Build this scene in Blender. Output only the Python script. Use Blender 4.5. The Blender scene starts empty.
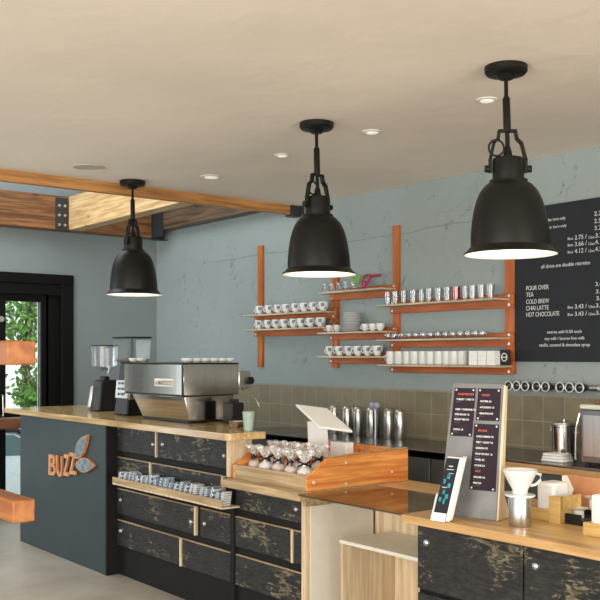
import bpy, bmesh, math, random
from mathutils import Vector, Matrix
PI = math.pi
S = bpy.context.scene
COL = S.collection
# ------------------------------------------------------------------ camera
E = 1.58                                   # eye height
SN, CS = 0.7864, 0.6177
cam = bpy.data.objects.new('camera', bpy.data.cameras.new('camera'))
COL.objects.link(cam)
cam.location = (0, 0, E)
cam.rotation_euler = (PI/2, 0, math.atan2(SN, CS))
cam.data.sensor_width = 36
cam.data.lens = 940/600*36
cam.data.shift_y = 56/600
cam.data.clip_end = 200
S.camera = cam
# ------------------------------------------------------------------ world, light, exposure
w = bpy.data.worlds.new('world'); S.world = w; w.use_nodes = True
bg = w.node_tree.nodes['Background']
bg.inputs[0].default_value = (0.93, 0.97, 1.0, 1); bg.inputs[1].default_value = 1.05
def area(name, loc, target, sx, sy, power, col):
    l = bpy.data.lights.new(name, 'AREA'); l.shape = 'RECTANGLE'; l.size = sx; l.size_y = sy
    l.energy = power; l.color = col
    o = bpy.data.objects.new(name, l); COL.objects.link(o); o.location = loc
    o.rotation_euler = (Vector(target)-Vector(loc)).to_track_quat('-Z', 'Y').to_euler()
    return o
area('window_daylight', (-0.5, -3.6, 1.5), (-3.0, 2.0, 2.75), 6.0, 2.4, 165, (1.0, 0.93, 0.82))
area('ceiling_fill', (3.4, 2.2, 1.2), (-3.0, 3.0, 2.95), 2.4, 1.8, 110, (1.0, 0.92, 0.82))  # added fill light from the right, aimed up to brighten the ceiling
area('skylight_daylight', (-7.6, 2.6, 3.95), (-7.4, 4.2, 2.4), 1.8, 2.2, 18, (0.90, 0.96, 1.0))
area('street_window_daylight', (-8.6, 0.6, 1.7), (-4.5, 4.6, 1.9), 1.4, 2.0, 24, (0.80, 0.92, 1.0))
S.view_settings.view_transform = 'Standard'
S.view_settings.look = 'None'
S.view_settings.gamma = 1
S.view_settings.exposure = 0.68
S.view_settings.use_curve_mapping = False

# ------------------------------------------------------------------ measuring helpers
def ray(px, py):
    u = (px-300)/940; v = (356-py)/940
    return Vector((-SN+CS*u, CS+SN*u, v))
def onY(px, py, Y):
    r = ray(px, py); t = Y/r.y; return Vector((r.x*t, Y, E+r.z*t))
def onX(px, py, X):
    r = ray(px, py); t = X/r.x; return Vector((X, r.y*t, E+r.z*t))
def onZ(px, py, z):
    r = ray(px, py); t = (z-E)/r.z; return Vector((r.x*t, r.y*t, z))

# ------------------------------------------------------------------ materials
class NT:
    def __init__(s, name):
        s.m = bpy.data.materials.new(name); s.m.use_nodes = True
        s.t = s.m.node_tree; s.b = s.t.nodes['Principled BSDF']
        s.out = s.t.nodes['Material Output']
    def n(s, typ, **kw):
        x = s.t.nodes.new(typ)
        for k, v in kw.items():
            if k.startswith('i_'):
                key = k[2:].replace('_', ' ')
                x.inputs[int(key) if key.isdigit() else key].default_value = v
            else: setattr(x, k, v)
        return x
    def l(s, a, b): s.t.links.new(a, b)
    def coord(s, scale=(1, 1, 1), rot=(0, 0, 0)):
        tc = s.n('ShaderNodeTexCoord'); mp = s.n('ShaderNodeMapping')
        mp.inputs['Scale'].default_value = scale; mp.inputs['Rotation'].default_value = rot
        s.l(tc.outputs['Object'], mp.inputs['Vector']); return mp.outputs[0]
    def ramp(s, fac, stops):
        r = s.n('ShaderNodeValToRGB'); e = r.color_ramp.elements
        while len(e) < len(stops): e.new(0.5)
        for q, (p, c) in zip(e, stops): q.position = p; q.color = (*c, 1) if len(c) == 3 else c
        s.l(fac, r.inputs[0]); return r.outputs[0]
    def bump(s, h, strength=0.2, dist=0.01):
        b = s.n('ShaderNodeBump'); b.inputs['Strength'].default_value = strength
        b.inputs['Distance'].default_value = dist
        s.l(h, b.inputs['Height']); s.l(b.outputs[0], s.b.inputs['Normal'])
def plain(name, c, rough=0.5, metal=0.0, var=0.06, scale=18, spec=0.5, emis=0):
    k = NT(name); nz = k.n('ShaderNodeTexNoise'); nz.inputs['Scale'].default_value = scale
    k.l(k.coord(), nz.inputs['Vector'])
    lo = tuple(max(0, x*(1-var)) for x in c); hi = tuple(min(1, x*(1+var)) for x in c)
    k.l(k.ramp(nz.outputs[0], [(0.3, lo), (0.7, hi)]), k.b.inputs['Base Color'])
    k.b.inputs['Roughness'].default_value = rough; k.b.inputs['Metallic'].default_value = metal
    k.b.inputs['Specular IOR Level'].default_value = spec
    if emis:
        k.b.inputs['Emission Color'].default_value = (*c, 1); k.b.inputs['Emission Strength'].default_value = emis
    return k.m
def wood(name, dark, light, axis='x', scale=14, rough=0.45, stretch=0.07, knots=False):
    k = NT(name)
    sc = {'x': (stretch, 1, 1), 'y': (1, stretch, 1), 'z': (1, 1, stretch)}[axis]
    co = k.coord(tuple(v*scale for v in sc))
    nz = k.n('ShaderNodeTexNoise'); nz.inputs['Scale'].default_value = 1.6
    nz.inputs['Detail'].default_value = 6; nz.inputs['Distortion'].default_value = 0.45; k.l(co, nz.inputs['Vector'])
    mid = tuple((a+b)/2 for a, b in zip(dark, light))
    c = k.ramp(nz.outputs[0], [(0.33, dark), (0.5, mid), (0.62, light)])
    if knots:
        vo = k.n('ShaderNodeTexVoronoi'); vo.inputs['Scale'].default_value = 4.5
        sc2 = {'x': (.5, 1, 1), 'y': (1, .5, 1), 'z': (1, 1, .5)}[axis]
        k.l(k.coord(sc2), vo.inputs['Vector'])
        f = k.ramp(vo.outputs['Distance'], [(0.05, (1, 1, 1)), (0.13, (0, 0, 0))])
        mx = k.n('ShaderNodeMix', data_type='RGBA'); k.l(f, mx.inputs[0]); k.l(c, mx.inputs[6])
        mx.inputs[7].default_value = (*[v*0.45 for v in dark], 1); c = mx.outputs[2]
    k.l(c, k.b.inputs['Base Color']); k.b.inputs['Roughness'].default_value = rough
    k.bump(nz.outputs[0], 0.15, 0.004); return k.m
def distressed(name):
    k = NT(name)
    a = k.n('ShaderNodeTexNoise'); a.inputs['Scale'].default_value = 3.2; a.inputs['Detail'].default_value = 3
    k.l(k.coord(), a.inputs['Vector'])
    b = k.n('ShaderNodeTexNoise'); b.inputs['Scale'].default_value = 17; b.inputs['Detail'].default_value = 9
    b.inputs['Roughness'].default_value = 0.72; b.inputs['Distortion'].default_value = 1.6
    k.l(k.coord((0.6, 1, 2.0)), b.inputs['Vector'])
    ad = k.n('ShaderNodeMath', operation='MULTIPLY'); k.l(a.outputs[0], ad.inputs[0]); k.l(b.outputs[0], ad.inputs[1])
    f = k.ramp(ad.outputs[0], [(0.29, (0, 0, 0)), (0.335, (1, 1, 1))])
    base = k.ramp(b.outputs[0], [(0.4, (0.018, 0.018, 0.019)), (0.65, (0.050, 0.049, 0.046))])
    worn = k.ramp(b.outputs[0], [(0.5, (0.10, 0.09, 0.06)), (0.72, (0.36, 0.30, 0.19))])
    mx = k.n('ShaderNodeMix', data_type='RGBA'); k.l(f, mx.inputs[0]); k.l(base, mx.inputs[6]); k.l(worn, mx.inputs[7])
    k.l(mx.outputs[2], k.b.inputs['Base Color']); k.b.inputs['Roughness'].default_value = 0.5; k.b.inputs['Specular IOR Level'].default_value = 0.25
    k.bump(b.outputs[0], 0.15, 0.003); return k.m
def plaster(name, c, cracks=True, axis='y'):
    k = NT(name)
    a = k.n('ShaderNodeTexNoise'); a.inputs['Scale'].default_value = 1.1; a.inputs['Detail'].default_value = 5
    k.l(k.coord(), a.inputs['Vector'])
    col = k.ramp(a.outputs[0], [(0.3, tuple(x*0.93 for x in c)), (0.7, tuple(min(1, x*1.05) for x in c))])
    b = k.n('ShaderNodeTexNoise'); b.inputs['Scale'].default_value = 5; b.inputs['Detail'].default_value = 8
    b.inputs['Distortion'].default_value = 0.7; k.l(k.coord(), b.inputs['Vector'])
    if cracks:
        d = k.n('ShaderNodeTexNoise'); d.inputs['Scale'].default_value = 2.6; d.inputs['Detail'].default_value = 7
        d.inputs['Distortion'].default_value = 0.9; k.l(k.coord((1, 1, 0.8)), d.inputs['Vector'])
        s1 = k.n('ShaderNodeMath', operation='SUBTRACT'); s1.inputs[1].default_value = 0.5; k.l(d.outputs[0], s1.inputs[0])
        s2 = k.n('ShaderNodeMath', operation='ABSOLUTE'); k.l(s1.outputs[0], s2.inputs[0])
        line = k.ramp(s2.outputs[0], [(0.001, (1, 1, 1)), (0.0045, (0, 0, 0))])
        mk = k.ramp(b.outputs[0], [(0.51, (0, 0, 0)), (0.58, (1, 1, 1))])
        mu = k.n('ShaderNodeMix', data_type='RGBA', blend_type='MULTIPLY'); mu.inputs[0].default_value = 1
        k.l(line, mu.inputs[6]); k.l(mk, mu.inputs[7])
        mx = k.n('ShaderNodeMix', data_type='RGBA'); k.l(mu.outputs[2], mx.inputs[0]); k.l(col, mx.inputs[6])
        mx.inputs[7].default_value = (c[0]*.45, c[1]*.45, c[2]*.45, 1); col = mx.outputs[2]
    k.l(col, k.b.inputs['Base Color']); k.b.inputs['Roughness'].default_value = 0.8
    k.bump(b.outputs[0], 0.6 if cracks else 0.2, 0.02); return k.m
def tiles(name, c1, c2, mortar, size):
    k = NT(name); tc = k.n('ShaderNodeTexCoord'); sp = k.n('ShaderNodeSeparateXYZ'); cb = k.n('ShaderNodeCombineXYZ')
    k.l(tc.outputs['Object'], sp.inputs[0]); k.l(sp.outputs[0], cb.inputs[0]); k.l(sp.outputs[2], cb.inputs[1])
    br = k.n('ShaderNodeTexBrick'); br.offset = 0; br.squash = 1
    br.inputs['Scale'].default_value = 1; br.inputs['Brick Width'].default_value = size; br.inputs['Row Height'].default_value = size
    br.inputs['Mortar Size'].default_value = 0.004; br.inputs['Color1'].default_value = (*c1, 1)
    br.inputs['Color2'].default_value = (*c2, 1); br.inputs['Mortar'].default_value = (*mortar, 1)
    k.l(cb.outputs[0], br.inputs['Vector'])
    nz = k.n('ShaderNodeTexNoise'); nz.inputs['Scale'].default_value = 9; nz.inputs['Detail'].default_value = 6; k.l(tc.outputs['Object'], nz.inputs['Vector'])
    v = k.ramp(nz.outputs[0], [(0.3, (0.82, 0.82, 0.82)), (0.7, (1, 1, 1))])
    mx = k.n('ShaderNodeMix', data_type='RGBA', blend_type='MULTIPLY'); mx.inputs[0].default_value = 1
    k.l(br.outputs[0], mx.inputs[6]); k.l(v, mx.inputs[7]); k.l(mx.outputs[2], k.b.inputs['Base Color'])
    k.b.inputs['Roughness'].default_value = 0.4; return k.m
def glass(name, tint=(1, 1, 1), amount=1.0, rough=0.02, lo=0.06, hi=0.85):
    k = NT(name); k.t.nodes.remove(k.b)
    tr = k.n('ShaderNodeBsdfTransparent'); tr.inputs[0].default_value = (*tint, 1)
    gl = k.n('ShaderNodeBsdfGlossy'); gl.inputs['Roughness'].default_value = rough
    lw = k.n('ShaderNodeLayerWeight'); lw.inputs[0].default_value = 0.35
    f = k.ramp(lw.outputs['Fresnel'], [(0.0, (lo,)*3), (1.0, (hi,)*3)])
    mx = k.n('ShaderNodeMixShader'); k.l(f, mx.inputs[0]); k.l(tr.outputs[0], mx.inputs[1]); k.l(gl.outputs[0], mx.inputs[2])
    k.l(mx.outputs[0], k.out.inputs[0]); return k.m
def striped(name, c1, c2, scale, rot=0.6):
    k = NT(name); wv = k.n('ShaderNodeTexWave'); wv.inputs['Scale'].default_value = scale
    wv.inputs['Distortion'].default_value = 2.5; wv.inputs['Detail'].default_value = 1
    k.l(k.coord(rot=(0, rot, 0)), wv.inputs['Vector'])
    k.l(k.ramp(wv.outputs[0], [(0.45, c1), (0.55, c2)]), k.b.inputs['Base Color']); k.b.inputs['Roughness'].default_value = 0.6
    return k.m
def checked(name, c1, c2, scale):
    k = NT(name); ch = k.n('ShaderNodeTexChecker'); ch.inputs['Scale'].default_value = scale
    ch.inputs['Color1'].default_value = (*c1, 1); ch.inputs['Color2'].default_value = (*c2, 1)
    k.l(k.coord(rot=(0.3, 0.7, 0.2)), ch.inputs['Vector']); k.l(ch.outputs[0], k.b.inputs['Base Color']); k.b.inputs['Roughness'].default_value = 0.6
    return k.m
def brushed(name, c, rough=0.28, axis='z'):
    k = NT(name); sc = {'x': (2, 90, 90), 'y': (90, 2, 90), 'z': (90, 90, 2)}[axis]
    nz = k.n('ShaderNodeTexNoise'); nz.inputs['Scale'].default_value = 1; k.l(k.coord(sc), nz.inputs['Vector'])
    k.l(k.ramp(nz.outputs[0], [(0.3, tuple(x*.85 for x in c)), (0.7, c)]), k.b.inputs['Base Color'])
    k.b.inputs['Metallic'].default_value = 1; k.b.inputs['Roughness'].default_value = rough; return k.m
def cloudy(name):                                        # crumpled cellophane
    k = NT(name); k.t.nodes.remove(k.b)
    tr = k.n('ShaderNodeBsdfTransparent'); gl = k.n('ShaderNodeBsdfGlossy'); gl.inputs['Roughness'].default_value = 0.12
    df = k.n('ShaderNodeBsdfDiffuse'); df.inputs[0].default_value = (0.9, 0.9, 0.9, 1)
    nz = k.n('ShaderNodeTexNoise'); nz.inputs['Scale'].default_value = 60; nz.inputs['Detail'].default_value = 4; k.l(k.coord(), nz.inputs['Vector'])
    bp = k.n('ShaderNodeBump'); bp.inputs['Strength'].default_value = 0.9; bp.inputs['Distance'].default_value = 0.01
    k.l(nz.outputs[0], bp.inputs['Height']); k.l(bp.outputs[0], gl.inputs['Normal'])
    m1 = k.n('ShaderNodeMixShader'); m1.inputs[0].default_value = 0.55; k.l(df.outputs[0], m1.inputs[1]); k.l(gl.outputs[0], m1.inputs[2])
    f = k.ramp(nz.outputs[0], [(0.38, (0.25,)*3), (0.56, (0.9,)*3)])
    m2 = k.n('ShaderNodeMixShader'); k.l(f, m2.inputs[0]); k.l(tr.outputs[0], m2.inputs[1]); k.l(m1.outputs[0], m2.inputs[2])
    k.l(m2.outputs[0], k.out.inputs[0]); return k.m

M = dict(
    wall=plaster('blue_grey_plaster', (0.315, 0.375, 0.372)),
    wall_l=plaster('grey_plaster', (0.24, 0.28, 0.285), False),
    ceil=plaster('warm_white_ceiling', (0.88, 0.81, 0.71), False),
    roof=plain('roof_paint', (0.6, 0.62, 0.62), 0.8),
    floor=plain('polished_concrete', (0.46, 0.41, 0.34), 0.4, var=0.15, scale=3),
    tile=tiles('olive_tile', (0.225, 0.195, 0.125), (0.275, 0.235, 0.15), (0.33, 0.31, 0.25), 0.168),
    tilecap=plain('tile_cap', (0.30, 0.295, 0.26), 0.5),
    fascia=wood('fascia_pine', (0.32, 0.13, 0.035), (0.56, 0.28, 0.09), 'y', 24),
    glulam=wood('glulam', (0.10, 0.036, 0.012), (0.30, 0.135, 0.048), 'y', 26, knots=True),
    pine=wood('pale_pine', (0.44, 0.25, 0.09), (0.74, 0.53, 0.27), 'x', 24, knots=True),
    oldbeam=wood('dark_beam_wood', (0.045, 0.03, 0.02), (0.19, 0.12, 0.07), 'x', 20),
    steelblk=plain('black_steel', (0.025, 0.027, 0.030), 0.45),
    bolt=plain('zinc_bolt', (0.62, 0.62, 0.60), 0.3, 0.9),
    lamp=plain('black_enamel', (0.008, 0.008, 0.007), 0.40, spec=0.25),
    lampin=plain('white_enamel', (0.88, 0.87, 0.83), 0.5),
    bulb=plain('lit_bulb', (1.0, 0.93, 0.80), 0.4, emis=2.5),
    orange=wood('orange_stained_wood', (0.40, 0.095, 0.018), (0.56, 0.165, 0.034), 'z', 22),
    orangex=wood('orange_stained_ledger', (0.38, 0.085, 0.016), (0.54, 0.155, 0.032), 'x', 22),
    ply=wood('plywood_shelf', (0.42, 0.36, 0.24), (0.66, 0.60, 0.44), 'x', 26),
    slab=wood('lacquered_counter', (0.40, 0.25, 0.10), (0.66, 0.48, 0.24), 'x', 16, 0.14),
    slabr=wood('oak_counter', (0.44, 0.24, 0.09), (0.70, 0.45, 0.20), 'x', 13, 0.3),
    teal=plain('slate_blue_panel', (0.028, 0.045, 0.050), 0.5, var=0.10, scale=3),
    drawer=distressed('distressed_black'),
    raw=wood('raw_pine_edge', (0.62, 0.46, 0.28), (0.86, 0.70, 0.48), 'z', 20),
    cabin=plain('cabinet_inner', (0.012, 0.012, 0.012), 0.65, spec=0.2),
    boxor=wood('orange_box_wood', (0.60, 0.17, 0.03), (0.90, 0.40, 0.11), 'y', 22, knots=True),
    boxfr=wood('box_front_wood', (0.34, 0.23, 0.11), (0.60, 0.44, 0.25), 'x', 24),
    white=plain('white_plastic', (0.88, 0.88, 0.87), 0.35, var=0.02),
    cream=plain('cream_laminate', (0.80, 0.77, 0.68), 0.5, var=0.03),
    ceramic=plain('white_ceramic', (0.78, 0.79, 0.78), 0.18, var=0.02),
    inkb=plain('blue_cup_print', (0.13, 0.19, 0.26), 0.3, var=0.4, scale=80),
    steel=brushed('brushed_steel', (0.62, 0.62, 0.60)),
    mirror=brushed('polished_steel', (0.62, 0.58, 0.52), 0.13),
    dsteel=brushed('dark_steel', (0.30, 0.31, 0.32), 0.25, 'x'),
    blkpl=plain('black_plastic', (0.010, 0.010, 0.011), 0.38, spec=0.35),
    worktop=plain('black_stone', (0.012, 0.013, 0.014), 0.18),
    glass=glass('clear_glass', (0.97, 0.98, 0.99), lo=0.05, hi=0.45), pane=glass('window_glass', (0.97, 1, 0.98), lo=0.02, hi=0.5),
    soft=glass('hopper_glass', (0.90, 0.92, 0.92), lo=0.03, hi=0.22), dglass=glass('smoked_glass', (0.82, 0.80, 0.72), lo=0.10, hi=0.9),
    glassr=glass('pink_glass', (1.0, 0.45, 0.45)),
    board=plain('menu_board_black', (0.022, 0.025, 0.031), 0.6, spec=0.25),
    chalk=plain('chalk_white', (0.72, 0.74, 0.75), 0.6, var=0.02),
    plum=plain('plum_card', (0.030, 0.018, 0.030), 0.6, spec=0.2),
    redink=plain('red_ink', (0.60, 0.12, 0.08), 0.5),
    galv=plain('galvanised_sheet', (0.22, 0.225, 0.23), 0.5, 0.55, var=0.16, scale=9),
    signw=wood('sign_letter_wood', (0.46, 0.17, 0.06), (0.72, 0.36, 0.17), 'z', 30),
    leafb=plain('blue_stained_leaf', (0.17, 0.23, 0.27), 0.55, var=0.35, scale=22),
    timber=wood('honey_timber', (0.30, 0.09, 0.02), (0.46, 0.175, 0.045), 'x', 13, knots=True),
    yply=wood('golden_plywood', (0.50, 0.31, 0.09), (0.70, 0.48, 0.18), 'x', 24),
    cello=cloudy('cellophane'),
    pink=plain('iced_cookie', (0.74, 0.60, 0.58), 0.6, var=0.12, scale=50),
    green=plain('green_plastic', (0.18, 0.42, 0.05), 0.4),
    magenta=plain('magenta_plastic', (0.36, 0.02, 0.10), 0.4),
    mint=plain('mint_cup', (0.36, 0.50, 0.42), 0.45),
    blackfr=plain('black_joinery', (0.005, 0.005, 0.005), 0.5, spec=0.15),
    leaf=plain('leaf_green', (0.15, 0.32, 0.06), 0.6, var=0.7, scale=9),
    bark=plain('bark', (0.12, 0.08, 0.05), 0.9),
    asphalt=plain('pavement', (0.45, 0.45, 0.44), 0.9),
    house=plain('white_render', (0.75, 0.76, 0.78), 0.9),
    carpaint=plain('silver_car_paint', (0.60, 0.66, 0.68), 0.25, 0.3),
    carglass=plain('car_glass', (0.06, 0.13, 0.14), 0.08),
    rubber=plain('rubber', (0.015,)*3, 0.8),
    teali=plain('teal_print', (0.03, 0.28, 0.36), 0.5, var=0.5, scale=60),
    kraft=plain('kraft_orange', (0.62, 0.28, 0.13), 0.6),
    brownw=wood('brown_ledge', (0.13, 0.05, 0.025), (0.26, 0.11, 0.05), 'y', 14),
    pack1=striped('blue_wave_print', (0.80, 0.82, 0.83), (0.08, 0.17, 0.28), 18),
    pack2=checked('blue_grid_print', (0.60, 0.66, 0.72), (0.08, 0.16, 0.27), 75),
    pack3=striped('grey_wave_print', (0.82, 0.82, 0.82), (0.25, 0.29, 0.33), 26, 1.2),
    bulbdim=plain('dim_lens', (0.95, 0.93, 0.88), 0.4, emis=0.25),
    lilac=plain('lilac_glass', (0.40, 0.40, 0.55), 0.2),
    chrome=plain('bright_chrome', (0.78, 0.80, 0.80), 0.35, 0.5),
    grille=plain('speaker_grille', (0.52, 0.48, 0.41), 0.7),
    packdk=striped('navy_print', (0.70, 0.73, 0.76), (0.07, 0.14, 0.24), 32, 0.9),
    satin=plain('satin_steel', (0.16, 0.165, 0.165), 0.5, 0.5),
    redlabel=plain('badge_red', (0.45, 0.03, 0.04), 0.4),
)

# ------------------------------------------------------------------ mesh helpers
class MB:
    def __init__(s, o=(0, 0, 0)): s.bm = bmesh.new(); s.o = Vector(o)
    def v(s, p): return s.bm.verts.new(Vector(p)-s.o)
    def face(s, vs):
        try: return s.bm.faces.new(vs)
        except ValueError: return None
    def hexa(s, p):                                     # 4 bottom, 4 top points
        v = [s.v(q) for q in p]
        for f in ((3, 2, 1, 0), (4, 5, 6, 7), (0, 1, 5, 4), (1, 2, 6, 5), (2, 3, 7, 6), (3, 0, 4, 7)): s.face([v[i] for i in f])
        return s
    def box(s, x0, x1, y0, y1, z0, z1):
        x0, x1 = min(x0, x1), max(x0, x1); y0, y1 = min(y0, y1), max(y0, y1); z0, z1 = min(z0, z1), max(z0, z1)
        return s.hexa([(x0, y0, z0), (x1, y0, z0), (x1, y1, z0), (x0, y1, z0), (x0, y0, z1), (x1, y0, z1), (x1, y1, z1), (x0, y1, z1)])
    def prism(s, pts, vec):                             # polygon extruded along vec
        vec = Vector(vec); a = [s.v(p) for p in pts]; b = [s.v(Vector(p)+vec) for p in pts]
        s.face(a[::-1]); s.face(b); n = len(a)
        for i in range(n): s.face([a[i], a[(i+1) % n], b[(i+1) % n], b[i]])
        return s
    def lathe(s, prof, c=(0, 0, 0), seg=32, a0=0.0, a1=2*PI, axis='z', cap=True):
        c = Vector(c); full = abs(a1-a0-2*PI) < 1e-6; rings = []
        n = seg if full else seg+1
        for r, z in prof:
            row = []
            if r < 1e-6:
                p = Vector((0, 0, z)); row = None
                if axis == 'x': p = Vector((z, 0, 0))
                if axis == 'y': p = Vector((0, z, 0))
                rings.append([s.v(c+p)]); continue
            for i in range(n):
                a = a0+(a1-a0)*i/seg; x, y = r*math.cos(a), r*math.sin(a)
                p = Vector((x, y, z)) if axis == 'z' else (Vector((z, x, y)) if axis == 'x' else Vector((y, z, x)))
                (row if row is not None else []).append(s.v(c+p))
            rings.append(row)
        for A, B in zip(rings, rings[1:]):
            m = seg
            for i in range(m):
                j = (i+1) % n
                if len(A) == 1 and len(B) == 1: continue
                if len(A) == 1: s.face([A[0], B[j], B[i]])
                elif len(B) == 1: s.face([A[i], A[j], B[0]])
                else: s.face([A[i], A[j], B[j], B[i]])
        return s
    def cyl(s, r, z0, z1, c=(0, 0, 0), seg=24, axis='z', r2=None):
        r2 = r if r2 is None else r2
        return s.lathe([(0, z0), (r, z0), (r2, z1), (0, z1)], c, seg, axis=axis)
    def tube(s, pts, r, seg=10, closed=False):
        P = [Vector(p) for p in pts]; n = len(P); rings = []
        up = Vector((0.13, 0.31, 0.94))
        for i in range(n):
            d = (P[(i+1) % n]-P[i-1]) if closed else (P[min(i+1, n-1)]-P[max(i-1, 0)])
            d.normalize(); a = d.cross(up)
            if a.length < .05: a = d.cross(Vector((1, 0, 0)))
            a.normalize(); b = d.cross(a)
            rings.append([s.v(P[i]+(a*math.cos(2*PI*k/seg)+b*math.sin(2*PI*k/seg))*r) for k in range(seg)])
        for i in range(n if closed else n-1):
            A, B = rings[i], rings[(i+1) % n]
            for k in range(seg): s.face([A[k], A[(k+1) % seg], B[(k+1) % seg], B[k]])
        if not closed: s.face(rings[0][::-1]); s.face(rings[-1])
        return s
    def sph(s, r, c=(0, 0, 0), sx=1, sy=1, sz=1, seg=16):
        n = seg//2
        prof = [(r*math.sin(PI*i/n), -r*math.cos(PI*i/n)) for i in range(n+1)]
        k = len(s.bm.verts); s.lathe([(max(0, a), b) for a, b in prof], (0, 0, 0), seg)
        s.bm.verts.ensure_lookup_table()
        for v in s.bm.verts[k:]:
            p = v.co+s.o; v.co = Vector((p.x*sx, p.y*sy, p.z*sz))+Vector(c)-s.o
        return s
    def rot(s, m, c=(0, 0, 0)):
        c = Vector(c)-s.o
        for v in s.bm.verts: v.co = m @ (v.co-c)+c
        return s
    def build(s, name, mat, parent=None, bevel=0.0, smooth=True, loc=None):
        bm = s.bm; bmesh.ops.remove_doubles(bm, verts=bm.verts, dist=1e-6)
        bmesh.ops.recalc_face_normals(bm, faces=bm.faces)
        me = bpy.data.meshes.new(name); bm.to_mesh(me); bm.free()
        if smooth:
            for p in me.polygons: p.use_smooth = True
            try: me.set_sharp_from_angle(angle=math.radians(35))
            except Exception: pass
        me.materials.append(mat if not isinstance(mat, str) else M[mat])
        o = bpy.data.objects.new(name, me); COL.objects.link(o)
        if parent: o.parent = parent
        else: o.location = s.o if loc is None else loc
        if bevel:
            b = o.modifiers.new('bevel', 'BEVEL'); b.width = bevel; b.segments = 2; b.limit_method = 'ANGLE'; b.angle_limit = math.radians(40)
        return o
def tag(o, label, cat, group=None):
    o['label'] = label; o['category'] = cat
    if group: o['group'] = group
    return o
def thing(name, label, cat, loc, group=None, rz=0):
    o = bpy.data.objects.new(name, None); COL.objects.link(o); o.location = loc; o.rotation_euler = (0, 0, rz)
    o.empty_display_size = 0.05
    return tag(o, label, cat, group)
def struct(name, mb, mat, parent=None, **k):
    o = mb.build(name, mat, parent, **k)
    if not parent: o['kind'] = 'structure'
    return o
def dup(root, loc, label=None, group=None, rz=None, scale=None):
    r = root.copy(); COL.objects.link(r); r.location = loc
    if label: r['label'] = label
    if group: r['group'] = group
    if rz is not None: r.rotation_euler = (0, 0, rz)
    if scale: r.scale = scale
    for ch in list(root.children):
        c = ch.copy(); COL.objects.link(c); c.parent = r
        for g in list(ch.children):
            d = g.copy(); COL.objects.link(d); d.parent = c
    return r
ORD = ['first', 'second', 'third', 'fourth', 'fifth', 'sixth', 'seventh', 'eighth', 'ninth', 'tenth', 'eleventh', 'twelfth', 'thirteenth', 'fourteenth',
       'fifteenth', 'sixteenth', 'seventeenth', 'eighteenth', 'nineteenth', 'twentieth', 'twenty-first', 'twenty-second']
def text(s, size, mat, parent, origin, right, up, name='lettering', extrude=0.0006, align='LEFT', bold=0.0, sx=1.0):
    cu = bpy.data.curves.new('t', 'FONT'); cu.body = s; cu.size = size; cu.align_x = align; cu.extrude = extrude; cu.offset = bold
    tmp = bpy.data.objects.new('t', cu); COL.objects.link(tmp)
    bpy.context.view_layer.update()
    me = bpy.data.meshes.new_from_object(tmp.evaluated_get(bpy.context.evaluated_depsgraph_get()))
    bpy.data.objects.remove(tmp); bpy.data.curves.remove(cu)
    R = Vector(right).normalized(); U = Vector(up).normalized(); N = R.cross(U)
    mt = Matrix((( R.x*sx, U.x, N.x, origin[0]), (R.y*sx, U.y, N.y, origin[1]), (R.z*sx, U.z, N.z, origin[2]), (0, 0, 0, 1)))
    me.transform(mt); me.name = name; me.materials.clear(); me.materials.append(M[mat])
    o = bpy.data.objects.new(name, me); COL.objects.link(o); o.parent = parent
    return o

# ------------------------------------------------------------------ room
WY, WX = 5.07, -8.97                  # shelf wall plane, street wall plane
CZ = E+1.30                           # ceiling
RZ = E+2.45                           # roof over the skylight bay
struct('floor', MB().box(WX-0.2, 4.2, -4.2, WY+0.15, -0.1, 0), 'floor', smooth=False)
struct('wall_back', MB().box(WX-0.15, 4.2, WY, WY+0.15, 0, RZ), 'wall', smooth=False)
# street wall with a glazed door
DY0, DY1, DZ = 1.55, 4.07, onX(40, 281, WX).z
lw = MB().box(WX-0.15, WX, -4.2, DY0, 0, RZ).box(WX-0.15, WX, DY1, WY, 0, RZ).box(WX-0.15, WX, DY0, DY1, DZ, RZ)
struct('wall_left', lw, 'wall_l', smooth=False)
struct('ceiling', MB().box(-6.42, 4.2, -4.2, WY-0.002, CZ, CZ+0.12), 'ceil', smooth=False)
struct('ceiling', MB().box(WX, -6.2, -4.2, 1.2, RZ, RZ+0.1).box(WX, -6.2, 4.4, WY, RZ, RZ+0.1).box(-6.42, -6.3, -4.2, WY-0.01, CZ+0.12, RZ), 'roof', smooth=False)
struct('trim_1', MB().box(-6.47, -6.42, -4.2, WY-0.13, CZ-0.08, CZ+0.06), 'fascia', bevel=0.004)
# tiled splashback and its cap
TZ = E-0.262
struct('trim_2', MB((-8.9, WY, TZ)).box(WX+0.01, 4.2, WY-0.012, WY-0.001, 0.9, TZ), 'tile', smooth=False)
struct('trim_3', MB().box(WX+0.01, 4.2, WY-0.016, WY-0.001, TZ, TZ+0.012), 'tilecap', smooth=False)
# plaster seam that runs along the wall under the ceiling
seam = []
random.seed(4)
for i in range(46):
    X = -7.9+i*0.135
    seam.append((X, WY-0.0008, E+0.935-0.004*math.sin(i*.9)+random.uniform(-.006, .006)+(0.02 if X > -5 else 0)))
struct('trim_4', MB().tube(seam, 0.0028, 5), 'wall_l')

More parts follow.
